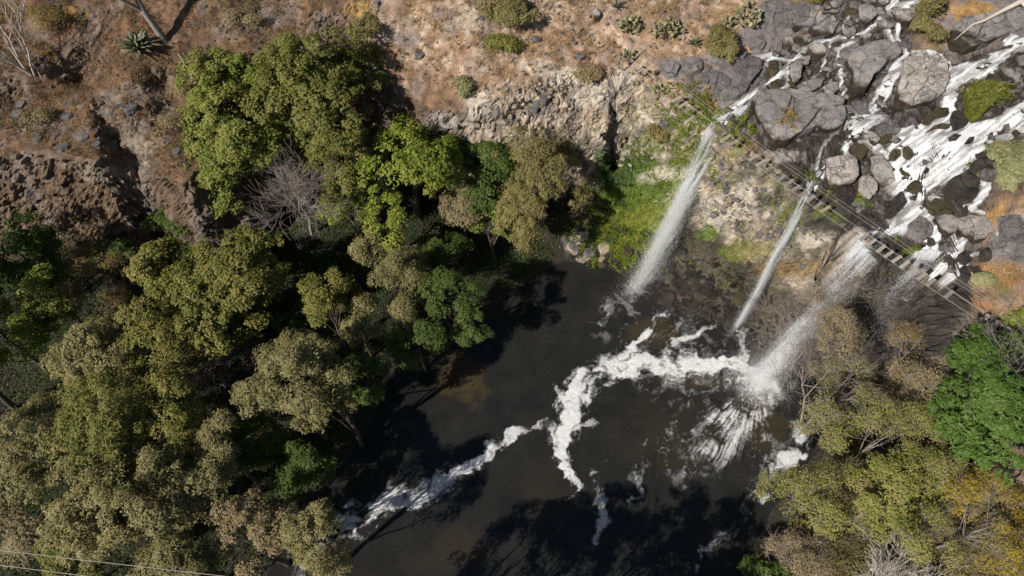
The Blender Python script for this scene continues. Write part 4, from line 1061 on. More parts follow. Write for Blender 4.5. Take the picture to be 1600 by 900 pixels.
def scatter(poly_px, n, mats, rmin, rmax, name, label, cat, group, seed, zmax=99, avoid=None, sink=0.15, inst=None):
    W = [hit(a, b) for a, b in poly_px]
    A = np.array(W)[:, :2]; lo, hi = A.min(0), A.max(0)
    r = np.random.default_rng(seed)
    k = 0; t = 0
    while k < n and t < n * 30:
        t += 1
        p = lo + r.random(2) * (hi - lo)
        if poly_sd(p[:1], p[1:], W)[0] < 0:
            continue
        z = zt(p[0], p[1])
        if z > zmax:
            continue
        if avoid is not None and avoid(p):
            continue
        s = rmin + (rmax - rmin) * r.random() ** 2.2
        mk = mats[r.integers(len(mats))]
        o = bpy.data.objects.new(name, sets[mk][r.integers(5)])
        COL.objects.link(o)
        o.location = (p[0], p[1], z - sink * s)
        o.rotation_euler = (0.35 * (r.random() - 0.5), 0.35 * (r.random() - 0.5), r.random() * 6.28)
        o.scale = (s, s * (0.75 + 0.5 * r.random()), s * (0.6 + 0.5 * r.random()))
        tag(o, label, cat, group)
        k += 1

def rubble(poly_px, n, mats, rmin, rmax, label, seed, zmax=99, sink=0.15, host=None):
    """fine rubble too small to tell apart: one mesh per material set"""
    W = [hit(a, b) for a, b in poly_px]
    A = np.array(W)[:, :2]; lo, hi = A.min(0), A.max(0)
    r = np.random.default_rng(seed)
    q = lo + r.random((n * 4, 2)) * (hi - lo)
    q = q[poly_sd(q[:, 0], q[:, 1], W) > 0]
    z = samp(HG, q[:, 0], q[:, 1])
    q = q[z < zmax][:n]; z = z[z < zmax][:n]
    parts = []
    shapes = []
    for k in range(6):
        a = np.linspace(0, 2 * math.pi, 8, endpoint=False)
        pl = np.stack([np.cos(a), np.sin(a)], 1) * (0.75 + 0.5 * r.random(8))[:, None]
        c, V, F_ = rock_geo(pl, 0.6, seed * 5 + k, 0.4, 0.3, 0.1, 7, low=True)
        shapes.append((V, F_))
    for k in range(len(q)):
        V, F_ = shapes[r.integers(6)]
        s = rmin + (rmax - rmin) * r.random() ** 2
        a = r.random() * 6.283
        R_ = np.array([[math.cos(a), -math.sin(a), 0], [math.sin(a), math.cos(a), 0], [0.3 * r.normal(), 0.3 * r.normal(), 0.8]])
        parts.append((V @ R_.T * s + np.array([q[k, 0], q[k, 1], z[k] - sink * s]), F_))
    V, F_ = merge(parts)
    o = link("rubble", mesh_np("rubble", V, F_, False), None, mats)
    tag(o, label, "rubble", kind="stuff")

scatter([(1300, 0), (1255, 60), (1180, 90), (1200, 140), (1320, 165), (1310, 240), (1360, 260), (1400, 220), (1390, 180), (1420, 90), (1400, 10)], 75, ["G", "P", "B", "D", "G"], 0.45, 1.15, "rock", "small grey or brown rock among the streams of the upper cascade", "rock", "rocks among the upper streams", 1)
scatter([(1390, 215), (1480, 160), (1600, 165), (1600, 205), (1540, 250), (1450, 300), (1395, 290)], 20, ["W", "B", "W"], 0.25, 0.7, "rock", "dark wet rock poking out of the white rapids", "rock", "rocks in the rapids", 2, sink=0.25)
scatter([(1290, 290), (1340, 300), (1400, 350), (1480, 380), (1540, 340), (1600, 410), (1520, 440), (1400, 400), (1330, 345)], 30, ["G", "D", "W", "W"], 0.4, 0.9, "rock", "dark rock along the lip around the bridge and main fall", "rock", "rocks along the lip", 3)
scatter([(885, 400), (905, 365), (960, 345), (1040, 350), (1100, 385), (1190, 425), (1280, 460), (1270, 545), (1190, 535), (1100, 500), (1040, 478), (985, 425)], 80, ["W", "B", "W", "W"], 0.5, 1.2, "rock", "dark wet rock heaped beneath the falls", "rock", "wet rocks heaped beneath the falls", 4, zmax=5)
scatter([(880, 395), (900, 345), (945, 350), (955, 400), (905, 410)], 14, ["D", "T", "T"], 0.4, 1.0, "rock", "pale dry rock on the shore below the willow", "rock", "pale shore rocks", 5, zmax=6)
scatter([(0, 130), (300, 160), (290, 290), (0, 230)], 20, ["D", "D", "T"], 0.3, 0.9, "rock", "rock lying on the brown slope at the left", "rock", "rocks on the left slope", 6)
scatter([(400, 0), (1150, 0), (1060, 110), (860, 110), (700, 120), (600, 70)], 20, ["D", "T"], 0.25, 0.7, "rock", "rock lying in the dry grass of the upper hillside", "rock", "rocks on the upper hillside", 7)
scatter([(800, 130), (1000, 125), (1090, 185), (1040, 200), (900, 175), (740, 190)], 20, ["T", "T", "D"], 0.4, 1.0, "rock", "cream tuff block on the pale cliff band", "rock", "cream cliff blocks", 8)
scatter([(1120, 210), (1260, 280), (1240, 380), (1090, 320)], 18, ["T", "D", "T"], 0.3, 0.8, "rock", "pale broken rock on the mossy cliff between the thin falls", "rock", "broken rocks on the cliff", 10)
rubble([(885, 400), (905, 360), (960, 340), (1040, 345), (1100, 380), (1190, 420), (1285, 455), (1275, 560), (1190, 545), (1100, 508), (1040, 486), (985, 430)], 1500, M_WET, 0.12, 0.5, "dark wet rubble filling the foot of the cliff under the falls", 21, 5)
rubble([(1090, 365), (1190, 410), (1285, 450), (1275, 480), (1160, 450), (1080, 420)], 350, M_WETB, 0.12, 0.45, "brown rubble at the cliff foot between the falls", 22, 5)
rubble([(1300, -20), (1255, 60), (1180, 90), (1200, 140), (1320, 165), (1310, 240), (1360, 300), (1500, 400), (1560, 340), (1500, 250), (1400, 220), (1390, 180), (1420, 90), (1410, -20)], 900, M_DGREY, 0.1, 0.4, "grey rubble between the boulders of the cascade", 23)
rubble([(0, 0), (560, 0), (560, 80), (330, 220), (280, 290), (0, 240)], 700, M_DGREY, 0.06, 0.35, "loose stones over the left slope", 24)
rubble([(560, 0), (1180, 0), (1100, 180), (1000, 130), (800, 160), (640, 130)], 700, M_DGREY, 0.06, 0.3, "loose stones over the upper hillside", 25)
rubble([(1110, 205), (1250, 285), (1270, 400), (1230, 430), (1080, 330)], 130, M_TUFF, 0.15, 0.5, "cream broken rock over the cliff between the falls", 27)
rubble([(1110, 205), (1250, 285), (1330, 360), (1290, 430), (1230, 430), (1080, 330)], 160, M_DGREY, 0.15, 0.6, "dark broken rock over the cliff between the falls", 28)
rubble([(740, 130), (1000, 110), (1110, 190), (1260, 290), (1240, 400), (1060, 320), (940, 220), (760, 200)], 600, M_TUFF, 0.1, 0.45, "cream rubble over the tuff cliff", 26)

# ================================================================== WATERFALLS
m, nt, b, out = new_mat("falling_water")
b.inputs["Base Color"].default_value = (0.95, 0.96, 0.97, 1)
b.inputs["Roughness"].default_value = 0.5
tr = N(nt, "ShaderNodeBsdfTranslucent"); tr.inputs[0].default_value = (0.95, 0.96, 0.97, 1)
mx = N(nt, "ShaderNodeMixShader"); mx.inputs[0].default_value = 0.5
nt.links.new(b.outputs[0], mx.inputs[1]); nt.links.new(tr.outputs[0], mx.inputs[2]); nt.links.new(mx.outputs[0], out.inputs[0])
M_FALL = m

def fall(label, lipA, lipB, base, n, sig0, sig1, expo, seed, gap=None, strands=200, mist=20000, mist_r=1.6, umax=1.0):
    """falling water: fine streaks, dense in the core, thinning to spray at the edges"""
    r = np.random.default_rng(seed)
    A = np.asarray(lipA, float); B = np.asarray(lipB, float); E = np.asarray(base, float)
    ax = (B - A); W_ = np.linalg.norm(ax); ax = ax / W_
    dr = (E - 0.5 * (A + B)); dr[2] = 0; dr /= np.linalg.norm(dr)
    def path(u, k, lat, dep, vz):
        a = A + (B - A) * k[:, None]
        e = E + (B - A) * ((k - 0.5) * 0.2)[:, None]
        p_ = a + (e - a) * u[:, None]
        p_[:, 2] = a[:, 2] - (a[:, 2] - e[:, 2]) * u ** expo + vz
        return p_ + ax * lat[:, None] + dr * dep[:, None]
    u = r.random(int(n * 1.9)) * umax
    k = np.clip(0.5 + 0.30 * r.normal(size=len(u)), -0.05, 1.05)
    halo = np.where(r.random(len(u)) < 0.28, 2.1, 1.0)
    sg = (sig0 + (sig1 - sig0) * u ** 1.3) * halo
    lat = r.normal(size=len(u)) * sg; dep = r.normal(size=len(u)) * sg * 0.8
    # clumps and gaps that fall with the water
    cl = fbm2(u * 11 + lat * 0.5, (k * W_ + lat) * 2.6 + 7, 4, seed, 0.62)
    keep_ = r.random(len(u)) < np.clip(0.5 + 4.6 * (cl - 0.5), 0.03, 1) * (1 if gap is None else gap(u))
    u, k, lat, dep, sg, halo = [q[keep_][:n] for q in (u, k, lat, dep, sg, halo)]
    P0 = path(u, k, lat, dep, 0.18 * r.random(len(u)))
    P1 = path(np.minimum(u + 0.004, 1.02), k, lat, dep, 0)
    t = P1 - P0; t[:, 2] = np.minimum(t[:, 2], -0.02); t /= np.linalg.norm(t, axis=1, keepdims=True)
    t = t + 0.12 * r.normal(size=t.shape)
    w = np.cross(t, r.normal(size=t.shape)); w /= np.linalg.norm(w, axis=1, keepdims=True)
    ln = (0.10 + 0.32 * r.random(len(u)))[:, None] / halo[:, None]; wd = (0.004 + 0.010 * r.random(len(u)) ** 2)[:, None]
    V = np.stack([P0 - w * wd, P0 + w * wd, P0 + t * ln], 1).reshape(-1, 3)
    root = empty("waterfall", tuple(E)); tag(root, label, "waterfall")
    o = link("falling_water", mesh_np("falling_water", V - E, np.arange(len(V)).reshape(-1, 3), False), root, M_FALL); tag(o, kind="stuff")
    # threads of water just below the lip
    parts = []
    for i_ in range(strands):
        kk = np.full(6, np.clip(r.random(), 0, 1)); u0 = 0.10 * r.random()
        uu = np.linspace(0.0, u0 + 0.06 + 0.10 * r.random(), 6) if r.random() < 0.5 else np.linspace(u0, u0 + 0.12, 6)
        parts.append(tube(path(uu, kk, np.full(6, 0.12 * r.normal()), np.full(6, 0.1 * r.normal()), np.full(6, 0.08)), 0.022 * (0.4 + r.random()) * np.array([0.5, 1, 1, 0.8, 0.5, 0.1]), 3))
    V, F_ = merge(parts)
    link("water_threads", mesh_np("water_threads", V - E, F_, True), root, M_FALL)
    # spray: drops too small to tell apart
    u = np.clip(r.beta(2.4, 1.1, mist), 0, 1); k = 0.5 + 0.22 * r.normal(size=mist)
    c = path(u, k, r.normal(size=mist) * mist_r * (0.15 + u), r.normal(size=mist) * mist_r * (0.15 + u), 0.5 * mist_r * r.normal(size=mist))
    zz = np.maximum(samp(HG, c[:, 0], c[:, 1]), 0.0) + 0.1
    c[:, 2] = np.maximum(c[:, 2], zz)
    V, F_ = drops(c, r, 0.008, 0.030)
    o = link("spray", mesh_np("spray", V - E, F_, False), root, M_FALL); tag(o, kind="stuff")
    return root

def drops(c, r, smin, smax):
    n = len(c)
    s = smin + (smax - smin) * r.random(n) ** 2
    d = r.normal(size=(n, 3, 3))
    d /= np.linalg.norm(d, axis=2, keepdims=True)
    V = c[:, None, :] + d * s[:, None, None]
    return V.reshape(-1, 3), np.arange(n * 3).reshape(n, 3)

L = lambda a, b, dz=0.25: hit(a, b) + np.array([0, 0, dz])
fall("thin white fall on the left, streaking over the first lip", L(1116, 190), L(1164, 168), at(1003, 446, 0.5), 130000, 0.24, 1.15, 1.45, 11, lambda u: np.where(u < 0.14, 0.8, np.where(u < 0.42, 0.30 + 0.3 * (u > 0.34), 1.0)), 260, 60000, 2.0)
fall("narrow white jet of the second fall between mossy cliffs", L(1268, 284), L(1294, 264), at(1157, 505, 0.2), 100000, 0.26, 0.62, 1.4, 12, lambda u: np.where(u < 0.2, 0.9, np.where(u < 0.45, 0.45, 1.0)), 120, 24000, 1.0)
fall("broad white main fall plunging behind the misty brown trees", L(1352, 366), L(1418, 354), at(1194, 588, 0.3), 230000, 0.35, 1.0, 1.4, 13, lambda u: np.where(u < 0.2, 1.0, np.where(u < 0.62, 0.26, 1.0)), 600, 60000, 2.2)
fall("lacy fall under the middle planks right of the main fall", L(1432, 392), L(1468, 396), at(1330, 540, 3.0), 26000, 0.3, 0.9, 1.5, 14, lambda u: np.clip(1.1 - 1.6 * u, 0.02, 1), 200, 6000, 1.2)
fall("rightmost thin fall slipping over dark rock under the bridge", L(1474, 410), L(1496, 428), at(1390, 545, 3.4), 12000, 0.25, 0.8, 1.5, 15, lambda u: np.clip(1.0 - 1.9 * u, 0.02, 1), 120, 3000, 1.0)
# spray cloud standing over the burst
r = np.random.default_rng(99)
RB = 0.35 + 1.0 * r.random(100000) ** 1.5
c = BURST + np.stack([r.normal(size=100000) * 2.2 * RB, r.normal(size=100000) * 2.0 * RB, np.abs(r.normal(size=100000)) * 1.9 * RB + 0.1], 1)
V, F_ = drops(c, r, 0.008, 0.032)
o = link("spray", mesh_np("spray", V, F_, False), None, M_FALL)
tag(o, "white cloud of spray over the foot of the main fall", "spray", kind="stuff")
c = at(1365, 500, 11) + r.normal(size=(40000, 3)) * np.array([4.2, 3.6, 3.0])
V, F_ = drops(c[c[:, 2] > 2.5], r, 0.010, 0.034)
o = link("spray", mesh_np("spray", V, F_, False), None, M_FALL)
tag(o, "thin grey spray drifting through the trees below the bridge", "spray", kind="stuff")

# ================================================================== BRIDGE
def wood_mat(name, lo, hi):
    m, nt, b, out = new_mat(name)
    tc = N(nt, "ShaderNodeTexCoord"); oi = N(nt, "ShaderNodeObjectInfo")
    mp = N(nt, "ShaderNodeMapping"); mp.inputs["Scale"].default_value = (3, 22, 6)
    nt.links.new(tc.outputs["Object"], mp.inputs[0])
    nA = noise_node(nt, 1.5, 6, 0.65, mp.outputs[0])
    c = ramp(nt, nA.outputs[0], [(0.3, lo), (0.7, hi)]).outputs[0]
    c = mixrgb(nt, 'MULTIPLY', 0.8, c, ramp(nt, oi.outputs["Random"], [(0, g3(0.6)), (1, g3(1.25))]).outputs[0])
    nt.links.new(c, b.inputs["Base Color"]); b.inputs["Roughness"].default_value = 0.85
    bump(nt, b, nA.outputs[0], 0.5, 0.02)
    return m
M_PLANK = wood_mat("weathered_plank", (0.22, 0.185, 0.145), (0.40, 0.345, 0.28))
M_DRIFT = wood_mat("bleached_driftwood", (0.34, 0.28, 0.22), (0.58, 0.50, 0.42))
m, nt, b, out = new_mat("galvanised_cable"); b.inputs["Base Color"].default_value = (0.34, 0.30, 0.26, 1); b.inputs["Roughness"].default_value = 0.6; b.inputs["Metallic"].default_value = 0.2
M_CABLE = m

def box_geo(sx, sy, sz, bev=0.012):
    bm = bmesh.new()
    bmesh.ops.create_cube(bm, size=1.0)
    bmesh.ops.scale(bm, vec=(sx, sy, sz), verts=bm.verts)
    bmesh.ops.bevel(bm, geom=list(bm.edges), offset=bev, segments=1, affect='EDGES')
    me_ = bpy.data.meshes.new("plank")
    bm.to_mesh(me_); bm.free()
    return me_
plank_me = [box_geo(1.45, 0.36 + 0.03 * k, 0.07) for k in range(3)]
for p_ in plank_me:
    p_.materials.append(M_PLANK)

def bridge():
    A = at(978, 93, 24.8); B = at(1672, 583, 23.2)
    L_ = np.linalg.norm((B - A)[:2]); d = (B - A)[:2] / L_
    nrm2 = np.array([-d[1], d[0]])                     # uphill side
    def deck(s):
        p = A + (B - A) * s
        p = p.copy(); p[2] -= 1.15 * 4 * s * (1 - s)
        return p
    root = empty("suspension_bridge", tuple(A))
    tag(root, "narrow plank suspension bridge with wire handrails strung across the falls", "bridge")
    r = np.random.default_rng(8)
    n = int(L_ / 0.98)
    ang = math.atan2(nrm2[1], nrm2[0]) - math.radians(6)
    for i in range(n):
        s = (i + 0.5) / n
        pxx = 978 + (1672 - 978) * s
        if not (990 < pxx < 1016 or 1078 < pxx < 1104 or 1165 < pxx < 1188 or 1212 < pxx < 1242 or 1263 < pxx < 1348 or 1396 < pxx < 1504 or 1518 < pxx < 1524 or 1562 < pxx):
            continue
        p = deck(s)
        p[2] = max(p[2], zt(p[0], p[1]) + 0.12)
        o = link("plank", plank_me[r.integers(3)], root)
        o.location = p - A
        o.location.x += 0.06 * r.normal(); o.location.y += 0.06 * r.normal()
        o.rotation_euler = (0.03 * r.normal(), 0.03 * r.normal(), ang + 0.05 * r.normal())
    S = np.linspace(0, 1, 70)
    def cable(nm, off, dz, rad, wob=0.0):
        pts = np.array([deck(s) + np.array([nrm2[0] * off, nrm2[1] * off, dz + wob * math.sin(s * 37 + off * 5)]) for s in S]) - A
        V, F_ = tube(pts, np.full(len(S), rad), 5)
        link(nm, mesh_np(nm, V, F_, True), root, M_CABLE)
    for off in (-0.62, 0.62):
        cable("deck_cable", off, -0.06, 0.020)
        cable("handrail_cable", off, 1.25, 0.014, 0.03)
        for s in np.linspace(0.06, 0.94, 12):
            p = deck(s) - A
            a = p + np.array([nrm2[0] * off, nrm2[1] * off, -0.06]); c_ = p + np.array([nrm2[0] * off, nrm2[1] * off, 1.25])
            V, F_ = tube(np.array([a, c_]), [0.008, 0.008], 4)
            link("hanger", mesh_np("hanger", V, F_, True), root, M_CABLE)
    cable("handrail_cable", 0.66, 1.72, 0.013, 0.03)
    for s in (0.0, 1.0):
        for off in (-0.7, 0.7):
            p = deck(s) - A + np.array([nrm2[0] * off, nrm2[1] * off, 0])
            V, F_ = tube(np.array([p + [0, 0, -1.2], p + [0, 0, 0.6], p + [0.02, 0, 1.9]]), [0.09, 0.085, 0.08], 8)
            link("post", mesh_np("post", V, F_, True), root, M_PLANK)
    return root
bridge()

M_OLDPL = wood_mat('sun_bleached_step', (0.24, 0.185, 0.13), (0.36, 0.28, 0.205))
old_plank = [box_geo(1.15, 0.24 + 0.03 * k, 0.06) for k in range(3)]
for p_ in old_plank:
    p_.materials.append(M_OLDPL)
# plank steps laid on the hillside down to the bridge
def steps():
    p0 = hit(852, 4); p1 = hit(975, 92)
    root = empty("plank_steps", tuple(p0))
    tag(root, "weathered plank steps laid in dry grass leading down to the bridge", "steps")
    r = np.random.default_rng(12)
    for i in range(19):
        s = i / 18.0
        q = hit(846 + (970 - 846) * s, 0 + (90 - 0) * s)
        if r.random() < 0.08:
            continue
        o = link("plank", old_plank[r.integers(3)], root)
        o.location = q - p0
        o.location.z += 0.13
        d = (p1 - p0)[:2]
        o.rotation_euler = (0.05 * r.normal(), 0.08 * r.normal(), math.atan2(d[0], -d[1]) - 0.1 + 0.08 * r.normal())
steps()

# driftwood log
q = [hit(1596, 2), hit(1588, 14), hit(1572, 22), hit(1552, 32), hit(1530, 44), hit(1512, 50), hit(1484, 74)]
q = np.array([p + np.array([0, 0, 1.1]) for p in q])
o0 = q[3].copy()
parts = [tube(q - o0, [0.42, 0.34, 0.28, 0.22, 0.17, 0.12, 0.03], 8)]
fk = hit(1594, 24) + np.array([0, 0, 1.1])
parts.append(tube(np.array([q[1], 0.5 * (q[1] + fk), fk]) - o0, [0.26, 0.18, 0.06], 7))
V, F_ = merge(parts)
o = link("driftwood_log", mesh_np("driftwood_log", V, F_, True), None, M_DRIFT); o.location = o0
tag(o, "bleached forked driftwood trunk lying on the flat slab top right", "log")
# thin white pole by the left tree
m, nt, b, out = new_mat("white_painted_pole"); b.inputs["Base Color"].default_value = (0.66, 0.64, 0.6, 1); b.inputs["Roughness"].default_value = 0.6
a = hit(306, 130); V, F_ = tube(np.array([[0, 0, -0.3], [-0.25, 0.1, 2.2], [-0.5, 0.2, 4.4]]), [0.075, 0.07, 0.06], 8)
o = link("pole", mesh_np("pole", V, F_, True), None, m); o.location = a
tag(o, "thin white pole standing beside the left edge of the large green tree", "pole")
# pale stone block lying by the steps
boulder("pale_stone", [(927, 22), (933, 17), (938, 24), (936, 34), (928, 36)], 0.6, M_PALE, "whitish upright stone beside the plank steps", 555, "stone", lift=0.2)
boulder("pale_stone", [(1022, 116), (1027, 113), (1030, 117), (1026, 121)], 0.45, M_PALE, "small white stone beside the left end of the bridge", 556, "stone", lift=0.2)
# two overhead wires at the lower left
for i, (a, b_) in enumerate((((-700, 777), (1160, 990)), ((-700, 793), (1160, 1026)))):
    A_ = at(a[0], a[1], 34.0); B_ = at(b_[0], b_[1], 34.0)
    s = np.linspace(0, 1, 24)
    pts = A_ + (B_ - A_) * s[:, None]; pts[:, 2] -= 0.9 * 4 * s * (1 - s)
    V, F_ = tube(pts - A_, np.full(24, 0.020), 5)
    o = link("overhead_wire", mesh_np("overhead_wire", V, F_, True), None, M_CABLE); o.location = A_
    tag(o, ("upper of the two grey wires crossing the lower left corner", "lower of the two grey wires crossing the lower left corner")[i], "wire", "overhead wires")

# ================================================================== VEGETATION
def leaf_mat(name, cols, trans=0.28, rough=0.6):
    m, nt, b, out = new_mat(name)
    av = N(nt, "ShaderNodeAttribute"); av.attribute_name = "v"
    n = len(cols)
    c = ramp(nt, av.outputs["Fac"], [(i / (n - 1), col) for i, col in enumerate(cols)]).outputs[0]
    oi = N(nt, "ShaderNodeObjectInfo")
    c = mixrgb(nt, 'MULTIPLY', 0.5, c, ramp(nt, oi.outputs["Random"], [(0, (0.8, 0.85, 0.8)), (1, (1.2, 1.15, 1.1))]).outputs[0])
    c = mixrgb(nt, 'MULTIPLY', 1.0, c, (1.34, 1.33, 1.2))
    nt.links.new(c, b.inputs["Base Color"])
    b.inputs["Roughness"].default_value = rough
    b.inputs["Specular IOR Level"].default_value = 0.22
    t = N(nt, "ShaderNodeBsdfTranslucent")
    nt.links.new(mixrgb(nt, 'MULTIPLY', 1.0, c, (1.1, 1.15, 0.6)), t.inputs[0])
    mx = N(nt, "ShaderNodeMixShader"); mx.inputs[0].default_value = trans
    nt.links.new(b.outputs[0], mx.inputs[1]); nt.links.new(t.outputs[0], mx.inputs[2]); nt.links.new(mx.outputs[0], out.inputs[0])
    return m

LM = {
    "green": leaf_mat("green_leaves", [(0.052, 0.078, 0.013), (0.105, 0.128, 0.024), (0.16, 0.168, 0.042), (0.205, 0.188, 0.062)]),
    "olive": leaf_mat("olive_green_leaves", [(0.055, 0.07, 0.014), (0.11, 0.115, 0.026), (0.16, 0.15, 0.045), (0.20, 0.165, 0.06)]),
    "lime": leaf_mat("lime_green_leaves", [(0.07, 0.10, 0.012), (0.12, 0.155, 0.02), (0.175, 0.195, 0.034), (0.21, 0.19, 0.05)]),
    "willow": leaf_mat("brownish_willow_leaves", [(0.085, 0.075, 0.028), (0.14, 0.12, 0.046), (0.19, 0.16, 0.075), (0.16, 0.155, 0.05)]),
    "greyolive": leaf_mat("grey_olive_leaves", [(0.085, 0.08, 0.034), (0.145, 0.13, 0.055), (0.19, 0.168, 0.082), (0.25, 0.225, 0.13)]),
    "drygold": leaf_mat("golden_brown_leaves", [(0.09, 0.065, 0.03), (0.17, 0.12, 0.045), (0.22, 0.155, 0.06), (0.19, 0.155, 0.07)]),
    "brown": leaf_mat("dry_brown_leaves", [(0.10, 0.077, 0.05), (0.175, 0.135, 0.085), (0.23, 0.18, 0.11), (0.21, 0.18, 0.08)]),
    "yellow": leaf_mat("yellow_autumn_leaves", [(0.09, 0.08, 0.018), (0.19, 0.145, 0.02), (0.27, 0.195, 0.028), (0.22, 0.16, 0.05)]),
    "yellowgreen": leaf_mat("yellow_green_leaves", [(0.08, 0.09, 0.022), (0.15, 0.155, 0.036), (0.21, 0.195, 0.065), (0.22, 0.18, 0.10)]),
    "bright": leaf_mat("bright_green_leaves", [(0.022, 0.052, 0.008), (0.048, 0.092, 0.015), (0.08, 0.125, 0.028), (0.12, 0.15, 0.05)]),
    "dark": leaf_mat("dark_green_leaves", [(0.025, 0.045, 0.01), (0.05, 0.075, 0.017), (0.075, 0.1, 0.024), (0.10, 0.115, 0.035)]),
    "sage": leaf_mat("pale_sage_leaves", [(0.085, 0.095, 0.045), (0.16, 0.165, 0.085), (0.22, 0.215, 0.12), (0.24, 0.19, 0.11)]),
    "fern2": leaf_mat("sunny_green_fronds", [(0.045, 0.08, 0.008), (0.10, 0.145, 0.012), (0.16, 0.19, 0.02), (0.20, 0.20, 0.03)]),
    "fern": leaf_mat("fresh_green_fronds", [(0.035, 0.06, 0.008), (0.08, 0.11, 0.012), (0.13, 0.155, 0.02), (0.17, 0.17, 0.04)]),
}
def bark_mat(name, lo, hi):
    m, nt, b, out = new_mat(name)
    g = N(nt, "ShaderNodeNewGeometry")
    n_ = noise_node(nt, 5.0, 6, 0.7, g.outputs["Position"])
    nt.links.new(ramp(nt, n_.outputs[0], [(0.3, lo), (0.7, hi)]).outputs[0], b.inputs["Base Color"])
    b.inputs["Roughness"].default_value = 0.9
    bump(nt, b, n_.outputs[0], 0.6, 0.03)
    return m
M_BARK = bark_mat("brown_bark", (0.05, 0.038, 0.028), (0.13, 0.10, 0.075))
M_BARKG = bark_mat("grey_bark", (0.17, 0.14, 0.12), (0.32, 0.27, 0.235))
M_BARKW = bark_mat("bleached_bark", (0.36, 0.31, 0.26), (0.58, 0.52, 0.45))
M_BARKP = bark_mat("purplish_twigs", (0.12, 0.088, 0.082), (0.22, 0.17, 0.155))

# kind: leaf length, width ratio, clump radius m, droop, normal up bias, bark
KIND = {
    "broad": dict(ls=0.34, wr=0.62, cr=0.95, droop=0.0, fl=0.75),
    "fine": dict(ls=0.30, wr=0.46, cr=0.80, droop=0.0, fl=0.85),
    "willow": dict(ls=0.40, wr=0.26, cr=0.95, droop=0.9, fl=1.2),
    "sparse": dict(ls=0.185, wr=0.55, cr=1.0, droop=0.0, fl=1.0),
    "dense": dict(ls=0.32, wr=0.6, cr=0.8, droop=0.0, fl=0.6),
}

def crown_geo(R, n_cl, per, kd, seed):
    r = np.random.default_rng(seed)
    k = KIND[kd]
    d = r.normal(size=(n_cl * 3, 3)); d /= np.linalg.norm(d, axis=1, keepdims=True)
    d = d[d[:, 2] > -0.45][:n_cl]
    n_cl = len(d)
    nl = int(min(26, max(7, n_cl // 13)))
    ld = r.normal(size=(nl * 4, 3)); ld /= np.linalg.norm(ld, axis=1, keepdims=True)
    ld = ld[ld[:, 2] > -0.30][:nl]
    nl = len(ld)
    lc = ld * (0.34 + 0.44 * r.random(nl))[:, None] * R
    lr = (0.24 + 0.28 * r.random(nl) ** 1.4)[:, None] * R
    li = r.integers(nl, size=n_cl)
    d2 = d + 0.7 * ld[li] + np.array([0, 0, 0.25]); d2 /= np.linalg.norm(d2, axis=1, keepdims=True)
    ctr = lc[li] + d2 * lr[li] * (0.62 + 0.38 * r.random(n_cl) ** 0.5)[:, None]
    d = ctr / R; d /= np.linalg.norm(d, axis=1, keepdims=True) + 1e-6
    lv = r.random(nl)
    cs = k["cr"] * (0.55 + 0.75 * r.random(n_cl))
    cv = 0.55 * r.random(n_cl) + 0.45 * lv[li]
    L_ = r.normal(size=(n_cl, per, 3)); L_ /= np.linalg.norm(L_, axis=2, keepdims=True)
    L_[..., 2] = np.where(r.random((n_cl, per)) < 0.7, np.abs(L_[..., 2]), L_[..., 2])
    rr = (0.35 + 0.65 * r.random((n_cl, per)) ** 0.5)
    pos = ctr[:, None, :] + L_ * (rr * cs[:, None])[..., None] * np.array([1, 1, k["fl"]])
    nrm_ = L_ * 0.55 + d[:, None, :] * 0.35 + r.normal(size=L_.shape) * 0.33 + np.array([-0.12, -0.10, 0.5])
    nrm_ /= np.linalg.norm(nrm_, axis=2, keepdims=True)
    t = r.normal(size=L_.shape)
    t[..., 2] -= 2.2 * k["droop"]
    t -= nrm_ * (t * nrm_).sum(2, keepdims=True)
    t /= np.linalg.norm(t, axis=2, keepdims=True) + 1e-9
    bt = np.cross(nrm_, t)
    ls = k["ls"] * (0.6 + 0.8 * r.random((n_cl, per)))[..., None]
    a = pos - t * ls * 0.5; c = pos + t * ls * 0.5
    w = bt * ls * k["wr"] * 0.5
    m_ = pos - t * ls * 0.05
    V = np.stack([a - w, a + w, c], 2).reshape(-1, 3)
    v = np.clip(0.5 * cv[:, None] + 0.5 * r.random((n_cl, per)) + 0.12 * r.normal(size=(n_cl, 1)), 0, 1)
    v = np.repeat(v.ravel(), 3)
    F_ = np.arange(len(V)).reshape(-1, 3)
    return V, F_, v, ctr

def bent(a, b, r, seg=5, wob=0.06):
    s = np.linspace(0, 1, seg)
    L_ = np.linalg.norm(b - a)
    pts = a + (b - a) * s[:, None]
    off = np.cumsum(r.normal(size=(seg, 3)), 0) * wob * L_ / seg
    off -= off[0]; off[-1] *= 0.3
    return pts + off

